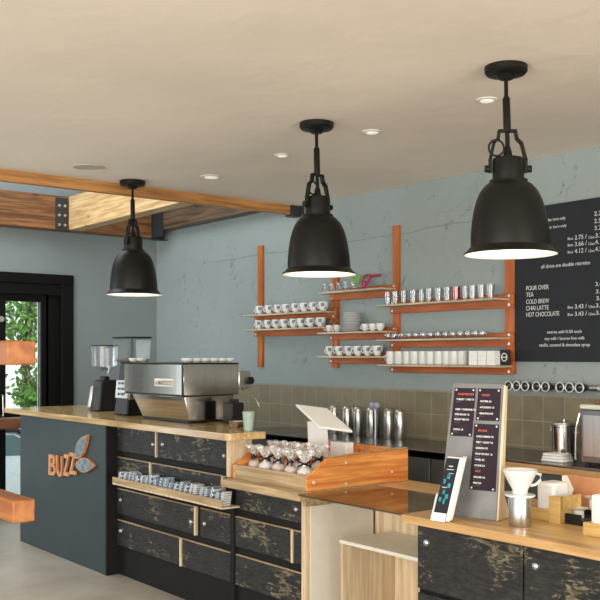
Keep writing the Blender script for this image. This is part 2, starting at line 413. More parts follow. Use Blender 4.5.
# ------------------------------------------------------------------ beams over the skylight bay
bz0, bz1 = E+1.25, E+1.585
gb = MB((-8.83, 0, bz0)).box(-8.95, -8.79, -4.0, 5.06, bz0, bz1).build('wall_beam', 'glulam', None, 0.006)
tag(gb, 'brown laminated timber beam running above the black door', 'beam')
gy = onX(68, 215, -8.79).y
pb = MB((-7.6, gy, bz0)).box(-8.775, -6.50, gy, gy+0.14, bz0+.002, bz1-0.002).build('cross_beam', 'pine', None, 0.004)
tag(pb, 'pale knotty pine beam lit by the skylight', 'beam')
ob = MB((-7.6, 4.8, bz0)).box(-8.70, -6.50, 4.93, 5.062, bz0+0.07, bz1).build('cross_beam', 'oldbeam', None, 0.004)
tag(ob, 'dark weathered beam along the shelf wall', 'beam')
def bracket(y0, y1, label, zlo):
    t = thing('beam_bracket', label, 'bracket', (-8.77, (y0+y1)/2, zlo), 'black steel beam brackets')
    o = t.location
    (MB(o).box(-8.775, -8.58, 4.918, 4.928, zlo+.02, bz1-.06) if y0 > 4.5 else MB(o)).box(-8.785, -8.776, y0, y1, zlo, bz1-0.02).box(-8.785, -8.70, y0, y1, zlo-.006, zlo).build('plate', 'steelblk', t, 0.002)
    for zz in (0.06, 0.155, 0.25):
        for yy in (0.27, 0.73):
            MB(o).cyl(0.014, -8.776, -8.766, (0, y0+(y1-y0)*yy, zlo+zz), 8, 'x').build('bolt', 'bolt', t)
bracket(gy-0.135, gy-0.004, 'black bolted steel bracket at the foot of the pale pine beam', bz0-0.012)
bracket(4.90, 5.05, 'black bolted steel bracket in the corner behind the leftmost lamp', bz0-0.02)
t = thing('beam_hanger', 'black steel hanger at the wall end of the ceiling trim', 'bracket', (-6.45, WY-.08, CZ-.09))
MB(t.location).box(-6.50, -6.40, WY-0.128, WY-0.03, CZ-0.095, CZ-0.001).build('shoe', 'steelblk', t, 0.004)
MB(t.location).box(-6.52, -6.39, WY-0.03, WY-0.002, CZ-0.075, CZ-0.001).build('wall_plate', 'steelblk', t, 0.004)

# ------------------------------------------------------------------ glazed street door
d = bpy.data.objects.new('door_1', None); COL.objects.link(d); d['kind'] = 'structure'; d.location = (WX, DY0, 0)
o = d.location
MB(o).box(WX-.16, WX+.045, DY1-0.11, DY1+.02, 0, DZ+.0).box(WX-.16, WX+.045, DY0-.02, DY0+.11, 0, DZ).box(WX-.16, WX+.05, DY0-.02, DY1+.02, DZ-.03, DZ+.07).box(WX-.16, WX+.03, DY0, DY1, DZ-.14, DZ-.02).build('casing', 'blackfr', d, 0.006)
zt = onX(20, 301, WX).z; pz = onX(10, 410, WX).z; ymid = 3.41
mb = MB(o)
for a, b in ((DY1-.11, 3.77+.05), (3.77, 3.77+.08), (3.30, ymid), (2.90, 3.0), (2.45, 2.55), (1.66, 1.8)): mb.box(WX-.10, WX-.02, a, b, 0, DZ-.1)
mb.box(WX-.099, WX-.021, 1.7, DY1-.1, zt, DZ-.1).box(WX-.099, WX-.021, 1.7, DY1-.1, E-.70, pz).box(WX-.099, WX-.021, 1.7, DY1-.1, 0, .12)
mb.build('sash', 'blackfr', d, 0.004)
MB(o).box(WX-.105, WX-.095, 3.765, 3.79, pz, zt).build('lit_reveal', 'white', d)  # white strip stands in for the light falling on the door reveal
for a, b in ((ymid, 3.77), (3.0, 3.30), (2.55, 2.90), (1.8, 2.45)):
    MB(o).box(WX-.065, WX-.059, a+.001, b-.001, pz, zt).box(WX-.065, WX-.059, a+.001, b-.001, .12, E-.70).build('pane', 'pane', d)
MB(o).cyl(0.028, WX-.02, WX-.012, (0, 3.365, E+.36), 16, 'x').build('lock_plate', 'bolt', d)
hn = MB(o).tube([(WX-.0, 3.36, 1.0), (WX+.04, 3.36, 1.0), (WX+.04, 3.36, 1.2), (WX-.0, 3.36, 1.2)], .008).build('handle', 'bolt', d)
# dark wood ledge in front of the door
lz1, lz0 = onX(10, 419, -8.6).z, onX(10, 429, -8.6).z
t = thing('window_ledge', 'dark brown wooden ledge left of the slate blue counter end', 'ledge', (-8.7, 2.6, 0))
MB(t.location).box(-8.86, -8.60, 2.0, 3.95, lz0, lz1).build('board', 'brownw', t, 0.004)
for yy in (2.15, 3.85): MB(t.location).box(-8.80, -8.76, yy, yy+.04, 0.001, lz0).build('leg', 'steelblk', t)

# ------------------------------------------------------------------ outside the door
GZ = -1.0
struct('ground', MB().box(-40, WX-.25, -20, 30, GZ-.1, GZ), 'asphalt', smooth=False)
hb = thing('neighbour_house', 'white rendered house wall seen through the door', 'building', (-17, 5.4, GZ))
MB(hb.location).box(-19, -17, 5.0, 5.75, GZ, 1.9).build('wall', 'house', hb)
MB(hb.location).box(-17.02, -16.97, 5.15, 5.3, .8, 1.5).build('window', 'carglass', hb)
random.seed(11)
tr = thing('street_tree', 'bright green leafy tree outside the glass door', 'tree', (-12.4, 5.0, GZ))
MB(tr.location).tube([(-12.4, 5.0, GZ), (-12.42, 5.03, .6), (-12.35, 4.95, 1.6), (-12.4, 5.1, 2.6)], .06, 8).build('trunk', 'bark', tr)
lf = MB(tr.location)
for i in range(3600):
    c = random.choice([((-12.4, 5.15, 2.3), .75), ((-12.2, 4.7, 2.0), .5), ((-12.5, 5.35, 1.5), .55), ((-12.3, 5.0, 1.05), .22), ((-12.4, 5.25, 1.05), .22), ((-12.4, 4.2, 2.3), .6), ((-12.4, 5.6, 2.0), .6)])
    p = Vector(c[0])+Vector((random.gauss(0, .45), random.gauss(0, .45), random.gauss(0, .45)))*c[1]
    a = Vector((random.gauss(0, 1), random.gauss(0, 1), random.gauss(0, 1))).normalized()*.05
    b = a.cross(Vector((random.gauss(0, 1), random.gauss(0, 1), random.gauss(0, 1)))).normalized()*.028
    lf.face([lf.v(p-a), lf.v(p+b), lf.v(p+a), lf.v(p-b)])
lf.build('foliage', 'leaf', tr, smooth=False)
# parked car down in the street
cc = onX(6, 470, -15.0); cx, cy = -15.0, cc.y
car = thing('car', 'silver car parked in the street outside the door', 'car', (cx, cy, GZ))
prof = [(-2.0, .25), (-2.05, .6), (-1.9, .85), (-1.0, .98), (-.55, 1.0), (.15, 1.42), (.9, 1.47), (1.6, 1.15), (2.05, 1.0), (2.1, .35)]
MB(car.location).prism([(cx-.85, cy-y, GZ+z) for y, z in prof], (1.7, 0, 0)).build('body', 'carpaint', car, .06)
MB(car.location).prism([(cx+.852, cy-y, GZ+z) for y, z in ((-.40, 1.02), (.2, 1.36), (.85, 1.40), (1.4, 1.08))], (.01, 0, 0)).build('side_window', 'carglass', car)
MB(car.location).hexa([(cx-.72, cy+.93, GZ+.99), (cx+.72, cy+.93, GZ+.99), (cx+.72, cy+.60, GZ+.985), (cx-.72, cy+.60, GZ+.985), (cx-.7, cy+.56, GZ+1.04), (cx+.7, cy+.56, GZ+1.04), (cx+.62, cy-.1, GZ+1.43), (cx-.62, cy-.1, GZ+1.43)]).build('windscreen', 'carglass', car)
for q in (-1.3, 1.35):
    for sx in (-.86, .70): MB(car.location).cyl(.32, 0, .18, (cx+sx, cy-q, GZ+.32), 24, 'x').build('wheel', 'rubber', car)
MB(car.location).box(cx+.85, cx+.875, cy+1.0, cy+1.95, GZ+.40, GZ+.72).build('trim_strip', 'rubber', car)
MB(car.location).tube([(cx+.86, cy-y, GZ+z) for y, z in ((-1.0, .99), (-.55, 1.03), (.15, 1.43), (.9, 1.48), (1.6, 1.17))], .035, 8).build('roof_trim', 'rubber', car)

# ------------------------------------------------------------------ recessed ceiling fittings
def fitting(px, py, wpx, name, label, cat, group, grille):
    p = onZ(px, py, CZ); tt = -(p.x)*SN+p.y*CS; r = wpx/2*tt/940
    t = thing(name, label, cat, (p.x, p.y, CZ), group)
    if grille:
        MB().lathe([(r, -.001), (r, -.006), (r*.9, -.008), (r*.88, -.004), (0, -.004)], seg=32).build('grille', 'grille', t)
    else:
        MB().lathe([(r, -.001), (r, -.006), (r*.72, -.009), (r*.66, -.001)], seg=32).build('trim_ring', 'cream', t)
        MB().lathe([(r*.64, -.0015), (r*.55, -.010), (r*.3, -.013), (0, -.014)], seg=24).build('lens', 'bulbdim', t)

fitting(89, 167, 31, 'ceiling_speaker', 'round grey speaker grille in the ceiling at far left', 'speaker', None, True)
for (px, py, wp), lb in zip([(211, 176.5, 22), (282, 155, 16), (372, 131.5, 20), (487, 99.5, 22)],
        ['leftmost recessed ceiling spotlight, near the timber trim', 'recessed ceiling spotlight just left of the middle lamp',
         'recessed ceiling spotlight right of the middle lamp', 'recessed ceiling spotlight left of the nearest lamp rod']):
    fitting(px, py, wp, 'recessed_light', lb, 'ceiling light', 'recessed ceiling spotlights', False)

# ------------------------------------------------------------------ pendant lamps
def make_lamp():
    t = thing('pendant_lamp', '', 'lamp', (0, 0, CZ), 'black bell pendant lamps')
    H = -0.845                                    # rim below the ceiling
    outer = [(.206, 0), (.208, .006), (.196, .014), (.182, .030), (.176, .036), (.176, .055), (.173, .10), (.167, .15), (.158, .20), (.145, .245), (.128, .282), (.105, .310), (.086, .322), (.084, .334), (.068, .337)]
    inner = [(.068, .330), (.10, .303), (.124, .276), (.140, .242), (.153, .20), (.163, .15), (.170, .09), (.172, .04), (.190, .014), (.203, .002)]
    sh = MB().lathe([(r, z+H) for r, z in outer], seg=56).build('shade', 'lamp', t)
    MB().lathe([(r, z+H) for r, z in inner]+[(.206, H)], seg=56).build('inner_reflector', 'lampin', sh)
    MB().lathe([(.070, .334), (.0695, .42), (.066, .432), (.04, .438), (0, .440)], (0, 0, H), 32).build('socket_housing', 'lamp', t)
    # yoke: bar plane runs along the lamp row, seen almost face on
    pts = [(.080, .372), (.080, .425), (.062, .50), (.042, .52), (.036, .555), (-.036, .555), (-.042, .52), (-.062, .50), (-.080, .425), (-.080, .372)]
    d = Vector((CS, SN, 0))
    n = Vector((-SN, CS, 0))
    mb = MB()
    for (a, za), (b, zb) in zip(pts, pts[1:]):
        A = d*a+Vector((0, 0, za+H)); B = d*b+Vector((0, 0, zb+H)); dr = (B-A).normalized(); A -= dr*.004; B += dr*.004
        s = dr.cross(n)*.006; w = n*.012
        mb.hexa([A-s-w, A+s-w, A+s+w, A-s+w, B-s-w, B+s-w, B+s+w, B-s+w])
    mb.build('yoke', 'lamp', t)
    for sg in (-1, 1):
        k = MB(); k.cyl(.016, 0, .02, (0, 0, 0), 14, 'x'); k.rot(Matrix.Rotation(math.atan2(d.y*sg, d.x*sg), 3, 'Z'))
        for v in k.bm.verts: v.co += d*sg*.084+Vector((0, 0, H+.385))
        k.build('thumbscrew', 'lamp', t)
    ring = [d*(-.055+.034*math.cos(a))+Vector((0, 0, H+.475+.036*math.sin(a)))-n*.02 for a in [2*PI*i/20 for i in range(20)]]
    MB().tube(ring, .005, 8, True).build('ring', 'lamp', t)
    MB().lathe([(0, .44), (.022, .44), (.016, .47), (.010, .49), (.010, .545), (0, .545)], (0, 0, H), 16).build('swivel', 'lamp', t)
    MB().lathe([(0, .545), (.017, .55), (.017, .70), (.009, .712), (.009, .80), (0, .80)], (0, 0, H), 16).build('stem', 'lamp', t)
    MB().lathe([(0, -.058), (.03, -.058), (.045, -.042), (.086, -.036), (.095, -.026), (.095, -.001), (0, -.001)], seg=36).build('canopy', 'lamp', t)
    MB().lathe([(0, .325), (.02, .325), (.022, .26), (.045, .20), (.048, .165), (.035, .125), (0, .110)], (0, 0, H), 20).build('bulb', 'bulb', t)
    for c in [t]+list(t.children)+[g for c in t.children for g in c.children]:
        if c.type == 'MESH':
            for v in c.data.vertices:
                k = max(0, -v.co.z-.10); v.co += d*k*.027
    return t
lamp0 = make_lamp()
spots = [(onZ(132.5, 181, CZ), 'leftmost and farthest black bell lamp, hanging before the dark door wall'),
         (onZ(316.5, 123, CZ), 'middle black bell lamp hanging in front of the orange shelves'),
         (onZ(506, 66.5, CZ), 'nearest and largest black bell lamp, hanging before the menu board')]
for i, (p, lb) in enumerate(spots):
    rzz = (math.radians(68), math.radians(42), 0)[i]
    if i == 0: lamp0.location = (p.x, p.y, CZ); lamp0.rotation_euler = (0, 0, rzz); lamp0['label'] = lb
    else: dup(lamp0, (p.x, p.y, CZ), lb, rz=rzz)
    l = bpy.data.lights.new('bulb_light', 'POINT'); l.energy = 1.6; l.color = (1, .86, .66); l.shadow_soft_size = .04
    q = bpy.data.objects.new('bulb_light', l); COL.objects.link(q); q.location = (p.x, p.y, CZ-.77)

# ------------------------------------------------------------------ wall shelves
UY0, UY1 = WY-0.024, WY-0.001            # uprights
def upright(pxl, pxr, pyt, pyb, label):
    a = onY(pxl, pyt, UY0); b = onY(pxr, pyb, UY0)
    t = MB((a.x, UY0, b.z)).box(a.x, b.x, UY0, UY1, b.z, a.z).build('shelf_upright', 'orange', None, .002)
    return tag(t, label, 'shelf upright', 'orange wooden shelf uprights')
upright(257.5, 262, 246, 367, 'orange wooden wall upright at the left end of the shelves')
upright(332, 337.5, 240, 368, 'orange wooden wall upright behind the middle lamp')
upright(392.5, 398.5, 226, 371, 'tall orange wooden wall upright right of the magenta utensil')
upright(504.5, 514.3, 205, 373, 'orange wooden wall upright beside the black menu board')
BY0, BY1 = 4.87, UY0-0.022
SHELF = {}
def shelf(key, pl, pr, ul, ur, z, label, hasr):
    zz = E+z; xl = onY(pl, 300, BY0).x; xr = onY(pr, 300, BY0).x
    t = thing('wall_shelf', label, 'shelf', ((xl+xr)/2, BY1, zz), 'plywood shelves on orange rails')
    o = t.location
    MB(o).box(xl, xr, BY0, BY1, zz-.014, zz).build('board', 'ply', t, .003)
    a, b = onY(ul, 300, UY0).x, onY(ur, 300, UY0).x
    MB(o).box(a, b, BY1+.0005, UY0-.0005, zz-.062, zz+.032).build('rail', 'orangex', t, .002)
    for x in (a+.03, b-.03):
        for dz in (-.042, .018):
            MB(o).cyl(.010, BY1-.006, BY1, (x, 0, zz+dz), 12, 'y').build('bolt', 'bolt', t)
    SHELF[key] = zz
shelf('A1', 243, 321, 256, 338, .37, 'upper left plywood shelf holding a row of white cups', 1)
shelf('A2', 243, 321, 256, 338, .24, 'lower left plywood shelf holding a row of white cups', 1)
shelf('B1', 318, 381, 331, 399, .52, 'top middle shelf holding glass jars and a magenta utensil', 1)
shelf('B2', 317, 381, 331, 399, .192, 'middle shelf holding the stack of saucers', 1)
shelf('B3', 317, 381, 331, 399, .0, 'lowest middle shelf holding six white cups', 1)
shelf('C1', 376, 495, 392, 515, .388, 'top right plywood shelf holding tall glasses', 1)
shelf('C2', 376, 495, 392, 515, .125, 'middle right plywood shelf holding small glasses', 1)
shelf('C3', 377, 497, 392, 515, -.063, 'lowest right plywood shelf holding white mugs', 1)

TOCAM = math.atan2(-.55, .83)
def make_cup(r, h, name='cup', mark=True, handle=True, mat='ceramic'):
    t = thing(name, '', 'cup', (0, 0, 0))
    prof = [(0, .001), (r*.45, .001), (r*.5, .004), (r*.72, h*.2), (r*.93, h*.5), (r, h*.8), (r, h), (r*.93, h), (r*.90, h*.6), (r*.6, h*.15), (0, h*.12)]
    MB().lathe(prof, seg=24).build('bowl', mat, t)
    if handle:
        a = [Vector((-.55, .83, 0)) if False else Vector((-.9, -.43, 0))][0]
        pts = [a*(r*.9+.022*math.sin(PI*i/8))+Vector((0, 0, h*.25+h*.55*i/8)) for i in range(9)]
        MB().tube(pts, .0045, 7).build('handle', mat, t)
    if mark:
        MB().lathe([(r*.93*1.012, h*.5), (r*1.012, h*.72), (r*1.012, h*.88)], seg=6, a0=TOCAM-.45, a1=TOCAM+.25).build('printed_mark', 'inkb', t)
        MB().lathe([(r*.74*1.02, h*.22), (r*.90*1.02, h*.45)], seg=3, a0=TOCAM+.35, a1=TOCAM+.65).build('printed_mark', 'inkb', t)
    return t
def row(proto, pxs, Y, z, fmt, group, first, rz0=0):
    for i, px in enumerate(pxs):
        p = onY(px, 300, Y); lb = fmt % ORD[i]; loc = (p.x, Y+((i*37) % 5-2)*.002, z+.001)
        if first and i == 0:
            proto.location = loc; proto['label'] = lb; proto['group'] = group
        else: dup(proto, loc, lb, group, rz=rz0+((i*53) % 7-3)*.06)
cup = make_cup(.043, .078)
row(cup, [260.5, 269.5, 278.5, 287, 296, 305, 314, 323], 4.95, SHELF['A1'], '%s white cup from the left on the upper left shelf', 'white cups on the upper left shelf', True)
row(cup, [260, 268.5, 276.5, 285, 294, 302, 311, 320.5], 4.95, SHELF['A2'], '%s white cup from the left on the lower left shelf', 'white cups on the lower left shelf', False)
row(cup, [331, 340, 349, 358.5, 368, 378], 4.95, SHELF['B3'], '%s white cup from the left on the lowest middle shelf', 'white cups on the lowest middle shelf', False)
sc = make_cup(.033, .058, mark=False)
row(sc, [330, 337.5], 4.95, SHELF['B2'], '%s small white cup from the left, left of the saucers', 'small cups left of the saucers', True)
row(sc, [366, 373, 380], 4.95, SHELF['B2'], '%s small white cup right of the saucer stack', 'small cups right of the saucers', False)
# stack of saucers
def saucer(r):
    o = MB().lathe([(0, .001), (r*.5, .001), (r*.95, .009), (r, .0125), (r*.93, .0125), (r*.5, .005), (0, .005)], seg=28).build('saucer', 'ceramic')
    tag(o, '', 'saucer', 'stack of white saucers'); return o
p = onY(352, 300, 4.95); big = saucer(.095); small = saucer(.076); z = SHELF['B2']+.001
for i in range(12):
    src = big if i < 5 else small
    lb = ('%s saucer from the bottom of the wide lower part of the stack' % ORD[i]) if i < 5 else ('%s saucer up in the narrower top part of the stack' % ORD[i-5])
    if i in (0, 5): q = src; q['label'] = lb
    else: q = dup(src, (0, 0, 0), lb)
    q.location = (p.x+random.uniform(-.002, .002), 4.95, z); z += .0127
# glasses
def make_glass(r, h, mat='glass', name='drinking_glass'):
    o = MB().lathe([(0, .001), (r*.82, .001), (r, h), (r*.93, h), (r*.76, .010), (0, .010)], seg=20).build(name, mat)
    return tag(o, '', 'glass')
tg = make_glass(.030, .098); tp = make_glass(.030, .098, 'glassr')
pxs = [388, 396, 404, 413, 421.5, 430, 439, 447.5, 456, 465, 473.5, 482, 490.5]
for i, px in enumerate(pxs):
    src = tp if i == 8 else tg
    lb = 'pink tinted tall glass in the row on the top right shelf' if i == 8 else '%s clear tall glass from the left on the top right shelf' % ORD[i if i < 8 else i-1]
    x = onY(px, 300, 4.95).x
    if (i == 0) or i == 8: q = src; q['label'] = lb; q.location = (x, 4.95, SHELF['C1']+.001)
    else: q = dup(src, (x, 4.95+((i*31) % 5-2)*.004, SHELF['C1']+.001), lb)
    q['group'] = 'tall glasses on the top right shelf'
for i, px in enumerate([388, 395, 402, 409, 416, 423, 430.5, 438, 445.5, 453, 460.5, 468, 475.5, 483]):
    if i == 0:
        sg = MB().lathe([(0, .001), (.024, .001), (.030, .022), (.026, .048), (.024, .048), (.027, .022), (.021, .006), (0, .006)], seg=18).build('espresso_glass', 'glass'); tag(sg, '', 'glass', 'small glasses on the middle right shelf'); q = sg
    else: q = dup(sg, (0, 0, 0))
    q['label'] = '%s small glass from the left on the middle right shelf' % ORD[i]
    q.location = (onY(px, 300, 4.95).x, 4.95, SHELF['C2']+.001)
# mugs
t = thing('mug', '', 'mug', (0, 0, 0))
MB().lathe([(0, .001), (.032, .001), (.036, .01), (.037, .094), (.034, .098), (.033, .012), (0, .012)], seg=24).build('body', 'ceramic', t)
MB().tube([Vector((-.036-.024*math.sin(PI*i/8), -.01, .022+.055*i/8)) for i in range(9)], .005, 7).build('handle', 'ceramic', t)
row(t, [391.5, 399.5, 407.5, 415.5, 423.5, 431.5, 439.5, 447.3, 455.1, 462.9], 4.95, SHELF['C3'], '%s white mug from the left on the lowest right shelf', 'white mugs on the lowest right shelf', True, -PI/2)
# white boxes beside the mugs
for i, (a, b) in enumerate(((470, 478.5), (479, 487.5), (488, 496))):
    xa, xb = onY(a, 300, 4.90).x, onY(b, 300, 4.90).x; z0 = SHELF['C3']
    q = thing('paper_box', '%s white paper box from the left, right of the mugs' % ORD[i], 'box', ((xa+xb)/2, 4.95, z0), 'white paper boxes')
    MB(q.location).box(xa, xb-.003, 4.885, 5.01, z0+.001, z0+.098).build('carton', 'white', q, .002)
    MB(q.location).box(xa-.0005, xb-.0025, 4.8835, 4.885, z0+.030, z0+.034).box(xa-.0005, xb-.0025, 4.8835, 4.885, z0+.062, z0+.066).build('fold_line', 'cream', q)
a = onY(499, 345, 4.95); b = onY(510, 357, 4.95)
q = thing('small_picture', 'small black card with white drawing by the menu board', 'card', (a.x, 4.95, SHELF['C3']))
MB(q.location).box(a.x, b.x, 4.945, 4.955, SHELF['C3']+.001, SHELF['C3']+.105).build('card', 'blkpl', q)
MB(q.location).tube([(a.x+.05+.022*math.cos(2*PI*i/16), 4.9435, SHELF['C3']+.055+.026*math.sin(2*PI*i/16)) for i in range(16)], .004, 6, True).box(a.x+.028, a.x+.072, 4.942, 4.9445, SHELF['C3']+.051, SHELF['C3']+.058).build('drawing', 'chalk', q)
# top middle shelf: jars and coloured utensils
zz = SHELF['B1']+.001
for i, px in enumerate((325, 331.5, 338.5, 345.5)):
    q = MB().lathe([(0, 0), (.026, 0), (.030, .02), (.018, .05), (.024, .075), (.021, .075), (.015, .05), (.026, .02), (0, .006)], seg=18).build('glass_jar', 'glass') if i == 0 else dup(q0, (0, 0, 0))
    if i == 0: q0 = q; tag(q, '', 'jar', 'waisted glass jars on the top middle shelf')
    q['label'] = '%s waisted glass jar from the left on the top middle shelf' % ORD[i]; q.location = (onY(px, 300, 4.95).x, 4.95, zz)
def utensil(px, mat, colour, rz, cup_r):
    x = onY(px, 300, 4.95).x
    t = thing('filter_holder', '%s plastic utensil with a long handle standing on the top middle shelf' % colour, 'utensil', (x, 4.95, zz), 'coloured plastic utensils', rz)
    MB().lathe([(.020, .0), (.024, .0), (.022, .012), (cup_r*.6, .03), (cup_r, .068), (cup_r-.004, .068), (cup_r*.5, .028), (.018, .012)], seg=20).build('cone', 'glass' if mat == 'green' else mat, t)
    MB().tube([(cup_r*.8, 0, .035), (.045, 0, .07), (.055, 0, .095), (.075, 0, .105), (.15, 0, .105)], .011, 10).build('handle', mat, t)
    MB().tube([(-.012, 0, .055), (0, 0, .10), (.03, 0, .115), (.06, 0, .108)], .009, 8).build('lever', mat, t)
utensil(353.5, 'green', 'green', 0.5, .026)
utensil(364, 'magenta', 'magenta', 0.25, .028)

# ------------------------------------------------------------------ menu board
bl = onY(514.5, 300, WY-.02).x; bt = onY(600, 197, WY-.02).z; bb = onY(600, 362, WY-.02).z; br = bl+2.2; by = WY-.022
mbd = thing('menu_board', 'large black wall menu board with white lettering', 'menu board', (bl, WY, bb))
MB(mbd.location).box(bl, br, by, WY-.002, bb, bt).build('panel', 'board', mbd, .003)
RT, UPV = (1, 0, 0), (0, 0, 1)
def mtext(s, px, py, hpx, align='LEFT', pxr=None):
    p = onY(px, py, by-.001); r = ray(px, py); tt = p.y/r.y
    size = hpx*tt/940/0.70
    sx = 1.0
    o = text(s, size, 'chalk', mbd, (0, 0, 0), RT, UPV, 'lettering', .0004)
    if pxr:
        w = max(v.co.x for v in o.data.vertices)-min(v.co.x for v in o.data.vertices)
        sx = (onY(pxr, py, by).x-p.x)/w
    for v in o.data.vertices:
        v.co = Vector((v.co.x*sx+p.x-bl, by-.0008-WY+v.co.y, v.co.z+p.z-bb))
for s, y, xr in (('POUR OVER', 290.3, 548.5), ('TEA', 296.8, 533.5), ('COLD BREW', 303.8, 549), ('CHAI LATTE', 310.3, 548.5), ('HOT CHOCOLATE', 316.7, 559)):
    mtext(s, 526, y+.2, 4.4, pxr=xr)
for s, y, x, xr in (('3.40', 286, 595, 605), ('3.25', 293.5, 595.5, 606), ('3.95', 300.3, 596, 606)): mtext(s, x, y, 4, pxr=xr)
for a, b, y in (('3.43', '3.89', 308.6), ('3.43', '3.89', 315.9)):
    mtext('8oz', 567.5, y, 2.6, pxr=573); mtext(a+' /', 574.5, y, 4.2, pxr=586.5); mtext('12oz', 588, y-.6, 2.6, pxr=594.5); mtext(b, 595.5, y-1, 4.2, pxr=606)
for s, y, x, xr in (('2.25', 216, 594, 604), ('2.50', 223.3, 594, 604), ('3.25', 230.3, 594, 604)): mtext(s, x, y, 4.4, pxr=xr)
for a, b, y in (('2.75', '3.20', 239.8), ('3.66', '4.10', 246.3), ('4.12', '4.58', 253.3)):
    mtext('8oz', 567.5, y+.3, 2.6, pxr=573); mtext(a+' /', 574.5, y, 4.4, pxr=586.5); mtext('12oz', 588, y-1, 2.6, pxr=594); mtext(b, 595, y-2, 4.4, pxr=605)
mtext('for here only', 548, 221.5, 3, pxr=565.5); mtext('for here only', 548, 229, 3, pxr=566.5)
mtext('all shots are double ristretto', 541, 268.5, 3.6, pxr=590)
mtext('extras add 0.50 each', 547, 333.5, 3, pxr=581.5); mtext('soy milk / lactose free milk', 544.5, 340, 3, pxr=584.5); mtext('vanilla, caramel & chocolate syrup', 539, 346.6, 3.2, pxr=590)

# rail with chrome rimmed canisters under the board
rz_ = onY(550, 387, 4.98).z
rl = MB((onY(507, 300, 5.04).x, 5.04, rz_)).box(onY(505, 300, 5.02).x, onY(640, 300, 5.02).x, 5.02, 5.055, rz_-.014, rz_+.014).build('wall_rail', 'dsteel', None, .004)
tag(rl, 'dark steel rail on the wall below the menu board', 'rail')
for i, px in enumerate((508.5, 516.5, 525, 536.5, 545.5, 560, 569.5, 579.5)):
    lb = ('%s chrome rimmed round tin from the left on the wall rail' % ORD[i])
    x = onY(px, 387, 4.985).x
    if i == 0:
        tin = thing('spice_tin', lb, 'tin', (x, 4.985, rz_), 'round tins on the wall rail')
        MB().cyl(.027, 0, .033, (0, 0, 0), 24, 'y').build('tin_body', 'blkpl', tin)
        MB().tube([(.030*math.cos(2*PI*k/24), -.002, .030*math.sin(2*PI*k/24)) for k in range(24)], .0048, 7, True).build('rim', 'chrome', tin)
        MB().sph(.012, (.004, 0, .004), 1, .15, .5, 10).build('lid_mark', 'dsteel', tin)
    else: dup(tin, (x, 4.985, rz_), lb)
q = MB((onY(595, 300, 5.0).x, 5.0, rz_)).cyl(.02, -.03, .03, (onY(595, 300, 5.0).x, 4.998, rz_), 16, 'x').build('rail_end_cap', 'steel')
tag(q, 'steel end fitting right of the round tins', 'fitting')

# ------------------------------------------------------------------ back worktop and cabinets
KZ = E-.62
swt = MB((-4, 4.45, KZ)).box(-6.6, -2.852, 4.452, WY-.017, KZ-.0115, KZ).build('worktop', 'dsteel', None, .003)
tag(swt, 'grey stainless worktop under the row of steel canisters', 'worktop')
bwt = MB((-1, 4.45, KZ)).box(-2.85, 1.0, 4.452, WY-.014, KZ-.012, KZ).build('worktop', 'worktop', None, .003)
tag(bwt, 'glossy black worktop under the steel pot and white cloths', 'worktop')
q = MB((-3, 4.45, KZ-.055)).box(onY(480, 460, 4.45).x, 1.0, 4.45, 4.50, KZ-.056, KZ-.013).build('worktop_edge', 'slabr', None, .003)
tag(q, 'wooden edge board under the black worktop at right', 'edge board')
x0 = -6.58; k = 0
for wd in (.74, .74, .76, .76, .76, .76, .76, .76, .76):
    kind = 'stainless under-counter cabinet'
    nm = ['behind the espresso machine', 'behind the mint cup', 'behind the wooden counter end', 'behind the tablet stand', 'behind the orange tray', 'behind the metal menu stand', 'behind the coffee dripper', 'behind the napkin caddies', 'at the far right'][k]
    t = thing('base_cabinet', '%s %s' % (kind, nm), 'cabinet', (x0+wd/2, 4.76, 0), 'under-counter cabinets along the tiled wall')
    MB(t.location).box(x0+.004, x0+wd-.004, 4.52, WY-.02, .08, KZ-.0575).build('body', 'cabin', t)
    MB(t.location).box(x0+.008, x0+wd-.008, 4.50, 4.519, .10, KZ-.0575).build('door', 'satin', t, .004)
    MB(t.location).box(x0+.05, x0+.09, 4.55, 4.60, .001, .08).box(x0+wd-.09, x0+wd-.05, 4.55, 4.60, .001, .08).box(x0+.05, x0+.09, 4.95, 5.0, .001, .08).box(x0+wd-.09, x0+wd-.05, 4.95, 5.0, .001, .08).build('feet', 'blkpl', t)
    x0 += wd; k += 1
# clip-top steel canisters
def canister(px, h, r, label, lid='steel', first=[None]):
    X = onY(px, 400, 4.90).x
    if first[0] is None:
        t = thing('steel_canister', label, 'canister', (X, 4.90, KZ+.001), 'tall steel canisters on the back worktop')
        MB().lathe([(0, 0), (.034, 0), (.036, .004), (.036, .190), (.034, .195), (0, .195)], seg=22).build('body', 'steel', t)
        MB().lathe([(0, .1955), (.037, .1955), (.037, .206), (.028, .220), (.010, .226), (0, .227)], seg=22).build('lid', 'steel', t)
        dv = Vector((.3, -.95, 0)).normalized()
        MB().tube([dv*.038+Vector((0, 0, .205)), dv*.052+Vector((0, 0, .195)), dv*.050+Vector((0, 0, .170)), dv*.037+Vector((0, 0, .165))], .004, 6).build('clasp', 'bolt', t)
        first[0] = t; return t
    return dup(first[0], (X, 4.90, KZ+.001), label)
for i, px in enumerate((336.5, 343, 349.5, 360.5, 367, 373.5, 381, 391, 402)):
    q = canister(px, .2, .03, '%s tall steel canister from the left on the back worktop' % ORD[i])
    if i in (1, 4, 6): q.location.y = 4.985
    else: q.location.y = 4.875
    if i == 8: q.location.z -= 0
q = thing('syrup_dispenser', 'lilac glass stopper bottle among the steel canisters', 'bottle', (onY(377, 404, 4.80).x, 4.78, KZ+.001))
